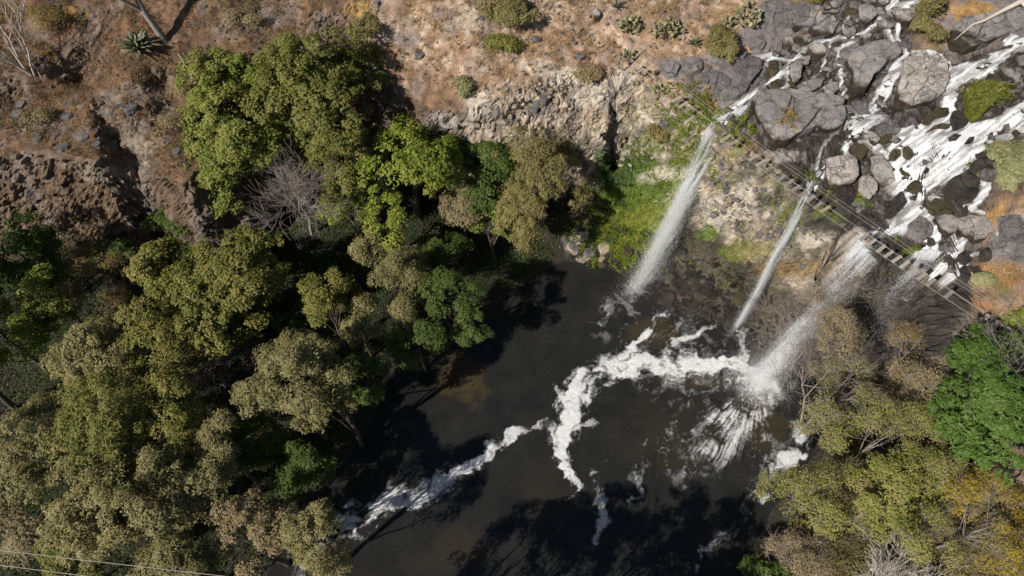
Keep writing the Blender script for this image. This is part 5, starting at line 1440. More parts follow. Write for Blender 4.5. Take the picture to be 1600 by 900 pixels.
CROWN_STATS = [0]
def make_tree(name, label, px, py, z, rx, ry, rz, kd, mat, n_cl, per, seed, cat="tree", group=None, lean=(0, 0), bark=None, trunk_r=None, limbs=12, twigs=0):
    c = at(px, py, z); s = mpp(px, py, z)
    big = 1.10 if kd in ('fine', 'willow') else 1.04
    R = np.array([rx * s * big, ry * s * big, rz])
    bx_, by_ = c[0] - lean[0], c[1] - lean[1]
    g = zt(bx_, by_) - 0.3
    base = np.array([bx_, by_, g])
    root = empty(name, tuple(base))
    tag(root, label, cat, group)
    area = math.pi * R[0] * max(R[1], R[2])
    cov = {'sparse': 2.6, 'willow': 4.6, 'fine': 4.6, 'broad': 4.2, 'dense': 4.6}[kd] * (0.45 if name in ('bank_tree', 'edge_tree') else 0.6 if name == 'shaded_tree' else 1.0)
    n_cl = int(cov * area / (math.pi * (KIND[kd]['cr'] * 0.93) ** 2))
    V, F_, v, ctr = crown_geo(R, n_cl, 68 if kd != 'sparse' else 84 if name != 'misty_tree' else 56, kd, seed)
    CROWN_STATS[0] += len(F_)
    V = V + (c - base)
    lo_ = zt(c[0], c[1]) - base[2] + 0.2
    r = np.random.default_rng(seed + 5)
    bark = bark or M_BARK
    tr_ = trunk_r or (0.16 if kd == 'sparse' else max(0.10, 0.021 * (c[2] - g) + 0.018 * R[0]))
    top = c - base + np.array([0, 0, 0.15 * R[2]])
    tp = bent(np.zeros(3), top, r, 7, 0.08)
    parts = [tube(tp, np.linspace(tr_, tr_ * 0.35, 7), 7)]
    pick = r.permutation(len(ctr))[:limbs]
    for i in pick:
        u = 0.35 + 0.6 * r.random()
        st = tp[int(u * 6)]
        lp = bent(st, c - base + ctr[i], r, 5, 0.10)
        parts.append(tube(lp, np.linspace(tr_ * 0.42 * (1.2 - u), 0.02, 5), 5))
    for i in range(int(twigs * 1.4)):
        q = c - base + ctr[r.integers(len(ctr))]
        dd = r.normal(size=3); dd[2] = abs(dd[2]) * 0.8; dd /= np.linalg.norm(dd)
        parts.append(tube(bent(q - dd * 0.8, q + dd * (0.9 + 0.8 * r.random()), r, 4, 0.15), np.array([0.03, 0.022, 0.015, 0.006]), 3))
    Vt, Ft = merge(parts)
    link("trunk", mesh_np("trunk", Vt, Ft, True), root, bark)
    me_ = mesh_np("crown", V, F_, False)
    add_float(me_, "v", v)
    link("crown", me_, root, LM[mat])
    return root

def make_bare(name, label, base, h, spread, seed, bark, depth=4, kids=4, lean=(0, 0, 1), r0=0.16, cat="tree", leaves=0, leafmat=None, stems=1, ang=0.65, rmin=0.011):
    r = np.random.default_rng(seed)
    root = empty(name, tuple(base))
    tag(root, label, cat)
    big, small, tips = [], [], []
    def grow(p, d, L_, rad, lev):
        e = p + d * L_
        pts = bent(p, e, r, 4, 0.14)
        (big if lev <= 1 else small).append(tube(pts, np.linspace(rad, max(rmin, rad * 0.5), 4), 5 if lev <= 1 else 3))
        if lev >= depth:
            tips.append(e); return
        for k in range(kids + (1 if lev == 0 else 0)):
            nd = d + r.normal(size=3) * ang * np.array([1, 1, 0.75]); nd[2] += 0.12
            nd /= np.linalg.norm(nd)
            q = pts[int(1 + r.integers(3))]
            grow(q, nd, L_ * (0.55 + 0.35 * r.random()), max(rmin, rad * (0.42 + 0.15 * r.random())), lev + 1)
    for s in range(stems):
        d = np.array(lean, float) + r.normal(size=3) * np.array([spread, spread, 0.05]); d /= np.linalg.norm(d)
        grow(np.array([0.25 * r.normal(), 0.25 * r.normal(), -0.3]) if stems > 1 else np.array([0, 0, -0.3]), d, h * (0.8 + 0.4 * r.random()), r0, 0)
    V, F_ = merge(big); link("trunk", mesh_np("trunk", V, F_, True), root, bark)
    if small:
        V, F_ = merge(small); link("twigs", mesh_np("twigs", V, F_, True), root, bark)
        CROWN_STATS[0] += len(F_) * 2
    if leaves:
        T = np.array(tips)[r.integers(len(tips), size=leaves)] + r.normal(size=(leaves, 3)) * 0.35
        n_ = r.normal(size=(leaves, 3)) + np.array([0, 0, 1]); n_ /= np.linalg.norm(n_, axis=1, keepdims=True)
        t = np.cross(n_, r.normal(size=(leaves, 3))); t /= np.linalg.norm(t, axis=1, keepdims=True); bt = np.cross(n_, t)
        ls = 0.17 * (0.6 + 0.8 * r.random((leaves, 1)))
        V = np.stack([T - t * ls / 2, T + bt * ls * 0.28, T + t * ls / 2, T - bt * ls * 0.28], 1).reshape(-1, 3)
        me_ = mesh_np("crown", V, np.arange(len(V)).reshape(-1, 4), False); add_float(me_, "v", np.repeat(r.random(leaves), 4))
        link("crown", me_, root, LM[leafmat])
    return root

TREES = [
    # name, label, px, py, z, rx, ry, rz, kind, leaves, clumps, per, extra
    ("leafy_tree", "tall fresh green tree, left half of the big crown at upper left", 374, 190, 20, 88, 130, 8.5, "broad", "green", 210, 80, {}),
    ("leafy_tree", "tall dark olive tree, right half of the big crown at upper left", 498, 165, 21.5, 112, 115, 8.5, "broad", "olive", 240, 78, {}),
    ("leafy_tree", "low green tree below the big crown beside the bare grey tree", 350, 285, 14, 55, 50, 5, "broad", "green", 90, 75, {}),
    ("leafy_tree", "lime green tree with pointed lobes in the middle of the gorge", 642, 262, 16, 82, 84, 6.5, "broad", "lime", 170, 80, {}),
    ("leafy_tree", "small lime green tree hanging below the pointed lime tree", 606, 345, 12, 36, 48, 4, "broad", "lime", 60, 75, {}),
    ("leafy_tree", "olive tree squeezed between the big crown and the lime tree", 540, 262, 16, 60, 74, 6, "broad", "olive", 100, 75, {}),
    ("leafy_tree", "small lime shrubby tree under the bare grey tree", 545, 320, 12, 40, 40, 4, "broad", "lime", 60, 75, {}),
    ("willow_tree", "brownish olive willow drooping over the pool edge", 846, 288, 12, 70, 120, 8.5, "willow", "willow", 220, 85, {}),
    ("leafy_tree", "dark green tree between the lime tree and the willow", 762, 275, 12, 62, 78, 6, "broad", "dark", 120, 75, {}),
    ("leafy_tree", "small mid green tree low in front of the dark one by the willow", 770, 358, 9, 42, 46, 4.5, "broad", "green", 75, 75, {}),
    ("leafy_tree", "brown tinged tree left of the willow at half shade", 722, 330, 10, 38, 40, 4, "fine", "brown", 60, 75, {}),
    ("leafy_tree", "olive tree with bright outer lobes left of the dark centre", 350, 455, 12, 108, 104, 6.5, "broad", "olive", 190, 80, {}),
    ("leafy_tree", "small olive lobe reaching left from the shaded middle", 262, 440, 12, 40, 60, 4.5, "broad", "olive", 62, 78, {}),
    ("leafy_tree", "upright olive tree standing in the dark centre of the woods", 518, 490, 10, 42, 62, 5.5, "fine", "olive", 110, 80, {}),
    ("leafy_tree", "narrow grey olive tree right of the upright one near the pool", 618, 470, 10, 46, 78, 5.5, "willow", "greyolive", 120, 85, {}),
    ("leafy_tree", "small rounded brownish tree right below the lime tree", 578, 392, 11, 26, 30, 3.2, "willow", "greyolive", 44, 80, {}),
    ("leafy_tree", "pale lobe of olive foliage beside the upright tree", 565, 510, 9, 28, 45, 4, "fine", "greyolive", 55, 80, {}),
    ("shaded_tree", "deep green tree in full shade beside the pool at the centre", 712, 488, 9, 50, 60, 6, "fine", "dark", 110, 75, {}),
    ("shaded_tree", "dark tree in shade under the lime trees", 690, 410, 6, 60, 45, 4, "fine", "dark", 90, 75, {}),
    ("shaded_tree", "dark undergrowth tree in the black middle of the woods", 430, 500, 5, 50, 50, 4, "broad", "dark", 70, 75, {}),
    ("leafy_tree", "dark green tree at the left edge under the grey cliff", 40, 405, 14, 60, 80, 6, "broad", "dark", 130, 78, {}),
    ("leafy_tree", "mid green tree lobe right of the left edge tree", 90, 470, 12, 50, 60, 5, "broad", "green", 75, 78, {}),
    ("leafy_tree", "bright green tree cut by the left edge", 12, 530, 13, 48, 66, 5, "broad", "lime", 90, 78, {}),
    ("leafy_tree", "golden brown thinning tree in the left woods", 150, 450, 11, 66, 58, 5, "sparse", "drygold", 110, 85, dict(twigs=60, bark=M_BARKG)),
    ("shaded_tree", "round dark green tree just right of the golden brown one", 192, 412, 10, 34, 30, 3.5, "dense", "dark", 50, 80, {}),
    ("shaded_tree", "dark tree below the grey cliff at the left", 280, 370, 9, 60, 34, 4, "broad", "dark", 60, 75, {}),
    ("leafy_tree", "grey olive tree spreading below the golden brown tree", 170, 560, 13, 90, 66, 5.5, "fine", "greyolive", 170, 85, {}),
    ("leafy_tree", "olive tree with pale top left of the purple twigs", 250, 540, 13, 60, 60, 5.5, "fine", "olive", 110, 85, {}),
    ("leafy_tree", "grey olive tree nearest the left edge halfway down", 75, 690, 13, 62, 76, 6, "fine", "greyolive", 140, 85, {}),
    ("leafy_tree", "willowy olive tree in the heart of the lower left woods", 175, 680, 15, 74, 80, 6.5, "fine", "olive", 160, 88, {}),
    ("leafy_tree", "olive tree right of the heart of the lower left woods", 275, 655, 14, 62, 62, 6, "fine", "olive", 130, 85, {}),
    ("leafy_tree", "grey olive tree filling the lower left above the wires", 180, 800, 14, 90, 70, 6, "fine", "greyolive", 170, 85, {}),
    ("leafy_tree", "grey olive tree between the wires and the dark river bank", 275, 770, 13, 74, 70, 6, "fine", "greyolive", 150, 85, {}),
    ("leafy_tree", "pale rounded tree overlooking the river bend", 348, 700, 13, 40, 44, 4.5, "willow", "greyolive", 75, 85, {}),
    ("leafy_tree", "pale olive tree leaning over the dark water at the left bank", 462, 608, 15, 72, 76, 7, "fine", "greyolive", 160, 88, {}),
    ("leafy_tree", "pale lobe at the right tip of the left bank trees", 532, 632, 13, 26, 40, 4.5, "willow", "greyolive", 46, 85, {}),
    ("leafy_tree", "brownish tree on the lower left bank above the river", 395, 840, 13, 52, 66, 5, "fine", "brown", 110, 80, {}),
    ("leafy_tree", "grey olive tree alone in the river at the bottom", 505, 845, 11, 52, 62, 5.5, "willow", "greyolive", 120, 85, {}),
    ("shaded_tree", "dark brown tree in the lower left corner", 40, 830, 8, 66, 66, 4.5, "fine", "brown", 90, 75, {}),
    ("leafy_tree", "dull tree at the bottom left between the wires", 120, 880, 10, 50, 40, 4.5, "fine", "olive", 70, 80, {}),
    ("leafy_tree", "grey brown tree at the bottom below the wires", 290, 885, 11, 70, 44, 5, "fine", "greyolive", 90, 80, {}),
    ("shaded_tree", "dark tree overhanging the pool just above the brown shallow", 655, 540, 7, 52, 46, 5, "fine", "dark", 60, 75, {}),  # this and the next three are added to deepen shade along the pool
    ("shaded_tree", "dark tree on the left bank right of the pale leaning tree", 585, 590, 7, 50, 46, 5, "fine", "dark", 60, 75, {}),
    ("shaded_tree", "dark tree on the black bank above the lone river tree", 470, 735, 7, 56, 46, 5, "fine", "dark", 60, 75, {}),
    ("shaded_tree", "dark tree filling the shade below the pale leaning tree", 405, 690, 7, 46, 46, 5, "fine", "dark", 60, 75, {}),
    # right bank
    ("misty_tree", "thin brown tree wrapped in spray at the main fall", 1300, 520, 12, 58, 84, 6, "sparse", "brown", 130, 44, dict(twigs=300, bark=M_BARKG, lean=(0.5, -1.0))),
    ("misty_tree", "golden leaved tree before the black alcove under the bridge", 1415, 555, 13, 56, 60, 5.5, "sparse", "drygold", 110, 62, dict(twigs=300, bark=M_BARKG)),
    ("misty_tree", "brown twiggy tree between the spray and the green trees", 1300, 625, 11, 60, 62, 5.5, "sparse", "yellowgreen", 110, 60, dict(twigs=340, bark=M_BARKG)),
    ("leafy_tree", "brown tree at the left foot of the bright green tree", 1450, 610, 14, 52, 48, 5, "sparse", "brown", 90, 70, dict(twigs=220, bark=M_BARKG)),
    ("leafy_tree", "yellow green tree in the middle of the right bank", 1375, 690, 13, 92, 66, 6, "sparse", "yellowgreen", 190, 80, dict(twigs=260, bark=M_BARKG)),
    ("leafy_tree", "yellow green tree hanging over the pool at right", 1285, 775, 10, 90, 62, 5.5, "sparse", "yellowgreen", 180, 80, dict(twigs=260, bark=M_BARKG)),
    ("leafy_tree", "green tree behind the dead crown on the right bank", 1390, 775, 12, 70, 56, 5, "fine", "yellowgreen", 120, 80, dict(twigs=60, bark=M_BARKG)),
    ("leafy_tree", "olive tree below the bright green tree at right", 1470, 735, 14, 52, 46, 4.5, "sparse", "yellowgreen", 90, 80, dict(twigs=80, bark=M_BARKG)),
    ("leafy_tree", "dense bright green tree at the right edge", 1548, 640, 22, 100, 116, 6.5, "dense", "bright", 260, 85, {}),
    ("leafy_tree", "yellow autumn tree in the lower right corner", 1545, 820, 17, 92, 90, 6, "sparse", "yellow", 220, 90, dict(twigs=220, bark=M_BARKG)),
    ("leafy_tree", "dull green tree at the bottom beside the right bank", 1240, 880, 8, 60, 46, 4.5, "sparse", "brown", 90, 75, dict(twigs=220, bark=M_BARKG)),
    ("leafy_tree", "small dark green tree at the bottom edge over the water", 1205, 900, 6, 40, 24, 3, "dense", "dark", 40, 80, {}),
    ("leafy_tree", "olive tree at the bottom left of the yellow one", 1455, 850, 14, 44, 60, 5, "sparse", "yellowgreen", 80, 80, dict(twigs=80, bark=M_BARKG)),
    # unseen trees: edge ones shade the cliff foot, bank ones the lower pool
    ("edge_tree", "tall tree just outside the left edge, level with the grey cliff foot", -100, 440, 18, 80, 90, 10, "fine", "olive", 110, 80, {}),
    ("edge_tree", "tall tree just outside the left edge, below the first one", -95, 560, 18, 80, 90, 10, "fine", "olive", 110, 80, {}),
    ("bank_tree", "tree on the near bank below the pool, first from the left", 555, 1045, 13, 90, 84, 10, "fine", "olive", 110, 80, {}),
    ("bank_tree", "tree on the near bank below the pool, second from the left", 700, 1032, 13, 96, 80, 10, "fine", "olive", 110, 80, {}),
    ("bank_tree", "tree on the near bank below the pool, third from the left", 830, 1042, 12, 90, 84, 9.5, "fine", "olive", 110, 80, {}),
    ("bank_tree", "tree on the near bank below the pool, fourth from the left", 950, 1037, 12, 84, 80, 9.5, "fine", "olive", 100, 80, {}),
    ("bank_tree", "tree on the near bank below the pool, fifth from the left", 1060, 1042, 10, 70, 74, 8, "fine", "olive", 100, 80, {}),
]
for i, t in enumerate(TREES):
    nm, lab, px, py, z, rx, ry, rz, kd, mt, ncl, per, ex = t
    make_tree(nm, lab, px, py, z, rx, ry, rz, kd, mt, ncl, per, 1000 + i * 13, **ex)

# bare trees
b0 = at(478, 345, 9.0); b0[2] = zt(b0[0], b0[1])
make_bare("bare_tree", "leafless grey tree between the big crown and the lime tree", b0, 6.3, 0.12, 31, M_BARKG, 5, 4, (0, 0.05, 1), 0.26, ang=0.62, rmin=0.016)
b0 = at(325, 600, 6.0); b0[2] = zt(b0[0], b0[1])
make_bare("bare_tree", "purplish leafless shrub tree in the lower left woods", b0, 4.6, 0.2, 32, M_BARKP, 5, 4, (0, 0.1, 1), 0.2, ang=0.7, rmin=0.016)
b0 = at(1392, 872, 9.0); b0[2] = zt(b0[0], b0[1])
make_bare("bare_tree", "dead tree with bleached radiating branches at the bottom right", b0, 5.2, 0.45, 33, M_BARKW, 4, 4, (0, 0, 1), 0.2, stems=3, ang=0.7, rmin=0.018)
b0 = hit(48, 118)
make_bare("bare_tree", "white barked leafless tree with several stems at the far left", b0, 6.4, 0.32, 34, M_BARKW, 3, 2, (-0.35, 0.1, 1), 0.15, stems=4, ang=0.35, rmin=0.03)
b0 = hit(64, 122)
make_bare("bare_tree", "thin white sapling just right of the white barked tree", b0, 3.4, 0.1, 35, M_BARKW, 2, 2, (0.0, 0.25, 1), 0.06, ang=0.4, rmin=0.018)
b0 = hit(258, 64)
make_bare("grey_trunk_tree", "thick grey trunk leaving the top of the picture beside the agave", b0, 14.0, 0.05, 36, M_BARKG, 3, 3, (-0.15, 0.15, 1), 0.48, ang=0.45, rmin=0.02)
b0 = hit(240, 322)
make_bare("dangling_stem", "long thin bleached stem hanging against the left gully", b0, 4.6, 0.02, 37, M_BARKW, 1, 1, (-0.12, 0.15, 1), 0.07, cat="branch", ang=0.5, rmin=0.015)
b0 = at(1276, 640, 5); b0[2] = zt(b0[0], b0[1])
make_bare("bare_tree", "dark leafless trunk rising through the spray at the main fall", b0, 8.0, 0.04, 38, M_BARKG, 4, 4, (-0.25, 0.6, 1), 0.16, ang=0.5, rmin=0.014)
b0 = at(1282, 500, 12); b0[2] = zt(b0[0], b0[1])
make_bare("bare_tree", "fine leafless brown tree standing in front of the main fall", b0, 5.6, 0.15, 44, M_BARKG, 5, 4, (-0.1, 0.1, 1), 0.14, ang=0.6, rmin=0.011, leaves=900, leafmat="brown")
b0 = at(1462, 700, 6); b0[2] = zt(b0[0], b0[1])
make_bare("bare_tree", "thin dark leafless tree before the black alcove", b0, 6.0, 0.04, 39, M_BARKG, 4, 4, (-0.2, 0.5, 1), 0.13, ang=0.5, rmin=0.014)
b0 = at(1225, 520, 2); b0[2] = zt(b0[0], b0[1])
make_bare("bare_shrub", "twiggy brown shrub between the second jet and the main fall", b0, 2.6, 0.4, 40, M_BARKG, 4, 4, (0, 0, 1), 0.07, cat="shrub", stems=3, ang=0.7, rmin=0.014, leaves=500, leafmat="brown")

# ---- bushes
def bush(name, label, px, py, rx, ry, h, kd, mat, ncl, per, seed, cat="bush", group=None):
    g = hit(px, py); s = np.linalg.norm(hit(px + 1, py) - g)
    root = empty(name, tuple(g)); tag(root, label, cat, group)
    V, F_, v, ctr = crown_geo(np.array([rx * s, ry * s * 1.1, h]), ncl, per, kd, seed)
    CROWN_STATS[0] += len(F_) * 2
    V[:, 2] += 0.45 * h
    r = np.random.default_rng(seed)
    parts = []
    for i in r.permutation(len(ctr))[:10]:
        parts.append(tube(bent(np.array([0, 0, -0.3]), ctr[i] + [0, 0, 0.45 * h], r, 4, 0.1), np.array([0.06, 0.045, 0.03, 0.012]), 4))
    Vt, Ft = merge(parts)
    link("stems", mesh_np("stems", Vt, Ft, True), root, M_BARK)
    me_ = mesh_np("foliage", V, F_, False); add_float(me_, "v", v)
    link("foliage", me_, root, LM[mat])
    return root
BUSH = [
    ("bush", "olive bush on the rocks at the top beside the stream", 1447, 42, 38, 42, 2.0, "fine", "willow", 90, 80),
    ("bush", "olive round bush between the cacti and the left stream", 1132, 78, 27, 32, 1.5, "fine", "willow", 70, 80),
    ("bush", "pale sage green bush at the right edge beside the rapids", 1582, 282, 50, 60, 2.4, "dense", "sage", 150, 85),
    ("bush", "green bush at the top edge left of the stream", 1288, 2, 30, 12, 1.2, "fine", "olive", 40, 80),
    ("bush", "olive yellow bush on the hillside at the top middle", 798, 30, 42, 40, 1.8, "fine", "willow", 90, 75),
    ("bush", "lower olive bush under the top middle one", 785, 75, 26, 22, 1.2, "fine", "olive", 40, 75),
    ("bush", "small olive bush above the shaded slope", 575, 50, 20, 28, 1.2, "fine", "willow", 36, 75),
    ("bush", "olive brown bush on the cream cliff band", 918, 125, 22, 18, 1.0, "fine", "brown", 34, 75),
    ("bush", "green brown bush on the ledge left of the first fall", 1022, 205, 26, 20, 1.0, "fine", "willow", 40, 75),
    ("bush", "dark shrub at the top left edge of the top middle bush", 765, 10, 22, 16, 1.2, "fine", "brown", 30, 70),
    ("bush", "dry brown bush beside the gully on the left slope", 275, 205, 24, 24, 1.2, "sparse", "brown", 36, 70),
    ("bush", "dry brown bush under the agave on the left slope", 295, 140, 18, 22, 1.2, "sparse", "brown", 30, 70),
    ("bush", "green shrub at the left end of the cream cliff by the willow", 722, 145, 16, 16, 0.9, "fine", "sage", 24, 70),
    ("bush", "dull bush on the left cliff rim", 60, 195, 30, 18, 1.0, "sparse", "brown", 34, 70),
    ("bush", "grey green succulent shrub beside the orange grass on the right", 1532, 442, 14, 12, 0.7, "dense", "sage", 24, 70),
    ("bush", "leafy shrub below the right end of the bridge", 1595, 505, 14, 10, 1.0, "broad", "lime", 20, 70),
    ("bush", "dry reddish bush under the right end of the bridge", 1535, 520, 30, 16, 1.2, "sparse", "brown", 44, 70),
    ("bush", "rusty dry bush at the top left corner slope", 75, 40, 46, 24, 1.2, "sparse", "drygold", 50, 70),
    ("bush", "dry bush at the right end of the left slope top", 385, 30, 26, 20, 1.0, "sparse", "brown", 34, 70),
]
for i, t in enumerate(BUSH):
    bush(*t, 3000 + i * 7)

# ferns and hanging green plants on the cliff and ledges
FERN = [("wide sunny bank of fresh green plants left of the first fall", 1000, 300, 70, 46, "fern2", 0), ("lime plants along the foot of the green bank", 1005, 348, 60, 22, "fern2", 0), ("bright green mat of plants below the overhang, sunny half", 1010, 318, 46, 30, "fern", 90), ("shaded green mat of plants below the overhang", 955, 275, 34, 36, "dark", 70), ("lime green cushion of plants over the shore rocks", 968, 352, 24, 20, "fern", 40), ("lime green plants just left of the first fall", 1030, 345, 26, 16, "fern", 40),
        ("green plants on the ledge beside the first fall lip", 1050, 215, 26, 14, "fern", 40), ("small green cushions above the first fall mist", 1085, 228, 18, 14, "fern", 24), ("mossy green tuft halfway down the first fall", 1090, 265, 22, 22, "green", 36),
        ("round green moss cushion on the cliff right of the first fall", 1112, 362, 15, 14, "fern", 26), ("green ferns on the black rock under the bridge", 1281, 328, 10, 12, "fern", 20), ("green tuft left of the second fall top", 1235, 298, 9, 9, "fern", 14), ("green ferns hanging beside the second fall", 1212, 320, 12, 20, "fern", 26),
        ("green strip of ferns right of the second fall", 1246, 345, 7, 26, "fern", 26), ("green tuft under the square block", 1345, 318, 11, 11, "fern", 18), ("mossy tuft on the wet rock right of the rapids", 1517, 272, 9, 11, "fern", 16), ("small mossy tuft between the planks of the bridge", 1424, 390, 9, 5, "fern", 10), ("green moss on the cliff foot between the falls", 1148, 388, 16, 14, "fern", 22),
        ("green tuft on the ledge above the twiggy shrub", 1242, 452, 10, 8, "fern", 14), ("green tuft hanging in the black alcove", 1365, 440, 16, 14, "fern", 24), ("orange green tuft on the broad slab", 1226, 196, 14, 12, "drygold", 20), ("green tuft on the rim above the first fall mist", 1160, 238, 14, 9, "olive", 18), ("yellow tuft on the first fall left lip", 1105, 168, 12, 10, "drygold", 18), ("green tuft on the slope by the first fall", 1165, 182, 9, 8, "olive", 12), ("orange tuft hanging under the lip planks", 1188, 268, 10, 9, "drygold", 14)]
def fern(name, label, px, py, rx, ry, mat, seed, cat="plant", dz=0.0, dens=70, hmax=0.55):
    """a ragged mat of fronds following the ground"""
    g = hit(px, py); s = np.linalg.norm(hit(px + 1, py) - g); r = np.random.default_rng(seed)
    RX, RY = rx * s * 1.25, ry * s * 1.5
    n = int(math.pi * RX * RY * dens)
    a = r.random(n) * 6.283; q = np.sqrt(r.random(n)) * 1.2
    X_, Y_ = g[0] + np.cos(a) * q * RX, g[1] + np.sin(a) * q * RY
    nz = n2(X_, Y_, 0.9, 3, seed % 60) + 0.25 * (n2(X_, Y_, 0.3, 2, (seed + 5) % 60) - 0.5)
    kp = nz > 0.30 + 0.32 * q ** 2
    X_, Y_, nz, q = X_[kp], Y_[kp], nz[kp], q[kp]; n = len(X_)
    Z_ = samp(HG, X_, Y_) + dz + 0.1 + hmax * np.clip(nz - 0.3, 0, 1) * 2 * (0.3 + 0.7 * r.random(n)) * (1.2 - 0.6 * q)
    T = np.stack([X_, Y_, Z_], 1) - g
    n_ = r.normal(size=(n, 3)) * 0.7 + np.array([-0.2, -0.3, 0.9]); n_ /= np.linalg.norm(n_, axis=1, keepdims=True)
    t = np.cross(n_, r.normal(size=(n, 3))); t /= np.linalg.norm(t, axis=1, keepdims=True); bt = np.cross(n_, t)
    ls = 0.26 * (0.5 + r.random((n, 1)))
    V = np.stack([T - t * ls / 2 - bt * ls * 0.25, T - t * ls / 2 + bt * ls * 0.25, T + t * ls / 2], 1).reshape(-1, 3)
    root = empty(name, tuple(g)); tag(root, label, cat)
    me_ = mesh_np("fronds", V, np.arange(len(V)).reshape(-1, 3), False)
    add_float(me_, "v", np.repeat(np.clip(1.5 * n2(X_, Y_, 0.7, 2, seed % 50) - 0.3 + 0.4 * (r.random(n) - 0.5), 0, 1), 3))
    link("fronds", me_, root, LM[mat])
    return root
for i, (lab, px, py, rx, ry, mt, ncl) in enumerate(FERN):
    fern("fern_clump", lab, px, py, rx, ry, mt, 4000 + i * 5, dz=0.95 if "broad slab" in lab else 0.0)
fern("moss_turf", "shaggy green and orange turf on top of the mossy boulder", 1538, 158, 30, 20, "olive", 4500, "moss", 1.15, 60, 0.25)

# ---- agaves: each blade a leaf of its own
def blade_geo(L_, w):
    P_ = []
    prof = [(0, 0.35, 0.0), (0.3, 1.0, 0.06), (0.6, 0.8, 0.10), (0.85, 0.4, 0.07), (1.0, 0.03, 0.0)]
    V, F_ = [], []
    for (u, ww, zz) in prof:
        V += [(u * L_, -w * ww / 2, zz * L_ + 0.05 * ww), (u * L_, 0, zz * L_ - 0.03 * ww), (u * L_, w * ww / 2, zz * L_ + 0.05 * ww), (u * L_, 0, zz * L_ - 0.10 * ww)]
    for i in range(4):
        for k in range(4):
            k2 = (k + 1) % 4
            F_.append((4 * i + k, 4 * i + k2, 4 * i + 4 + k2, 4 * i + 4 + k))
    return np.array(V), np.array(F_)
m, nt, b, out = new_mat("agave_leaf")
oi = N(nt, "ShaderNodeObjectInfo")
nt.links.new(ramp(nt, oi.outputs["Random"], [(0, (0.07, 0.10, 0.05)), (0.6, (0.14, 0.165, 0.085)), (1, (0.26, 0.24, 0.11))]).outputs[0], b.inputs["Base Color"]); b.inputs["Roughness"].default_value = 0.5
M_AGAVE = m
def agave(label, px, py, size, n, seed):
    g = hit(px, py); r = np.random.default_rng(seed)
    root = empty("agave", tuple(g)); tag(root, label, "agave")
    V, F_ = blade_geo(1.0, 0.16); me_ = mesh_np("blade", V, F_, True); me_.materials.append(M_AGAVE)
    for i in range(n):
        o = link("blade", me_, root)
        el = math.radians(8 + 70 * (i / n) ** 1.2)
        o.location = (0, 0, 0.25)
        o.rotation_euler = (0, -el, i * 2.39996 + 0.2 * r.normal())
        s = size * (0.75 + 0.35 * r.random()) * (1.0 - 0.25 * i / n)
        o.scale = (s, s * 1.1, s)
agave("large spiky agave with pale edged leaves on the left slope", 220, 80, 2.9, 46, 1)
agave("grey green agave between the cactus thicket and the round bush", 1083, 72, 1.35, 24, 2)
agave("agave at the top edge above the plank steps", 963, 14, 1.3, 18, 3)

# ---- prickly pears: each pad a part
m, nt, b, out = new_mat("cactus_pad")
oi = N(nt, "ShaderNodeObjectInfo")
nt.links.new(ramp(nt, oi.outputs["Random"], [(0, (0.12, 0.125, 0.06)), (0.6, (0.22, 0.21, 0.11)), (1, (0.33, 0.28, 0.14))]).outputs[0], b.inputs["Base Color"]); b.inputs["Roughness"].default_value = 0.6
M_PAD = m
bm = bmesh.new(); bmesh.ops.create_uvsphere(bm, u_segments=10, v_segments=6, radius=1.0)
for v_ in bm.verts:
    v_.co.x *= 0.75 * (1 + 0.25 * v_.co.z); v_.co.y *= 0.16; v_.co.z += 0.9
pad_me = bpy.data.meshes.new("pad"); bm.to_mesh(pad_me); bm.free(); pad_me.materials.append(M_PAD)
for p_ in pad_me.polygons: p_.use_smooth = True
def cactus(label, px, py, rx, ry, n, h, seed):
    g = hit(px, py); s = np.linalg.norm(hit(px + 1, py) - g); r = np.random.default_rng(seed)
    root = empty("prickly_pear", tuple(g)); tag(root, label, "cactus")
    for i in range(n):
        a = r.random() * 6.28; q = math.sqrt(r.random())
        o = link("pad", pad_me, root)
        o.location = (math.cos(a) * q * rx * s, math.sin(a) * q * ry * s, h * (1 - q * q) * (0.2 + 0.8 * r.random()))
        o.rotation_euler = (0.9 * r.normal(), 0.9 * r.normal(), r.random() * 6.28)
        k = 0.22 + 0.16 * r.random(); o.scale = (k, k, k)
cactus("tall prickly pear thicket at the top left of the stream", 1168, 28, 17, 26, 110, 2.2, 1)
cactus("prickly pear thicket left of the grey green agave", 1042, 50, 26, 18, 110, 1.6, 2)
cactus("prickly pear clump beside the plank steps", 985, 44, 20, 15, 80, 1.5, 3)
cactus("low prickly pear in front of the tall thicket", 1136, 38, 10, 9, 36, 1.0, 4)
cactus("small prickly pear at the left end of the bridge", 980, 88, 12, 6, 30, 0.7, 5)
cactus("small prickly pear on the pale slope under the bridge", 1030, 142, 11, 7, 30, 0.7, 6)

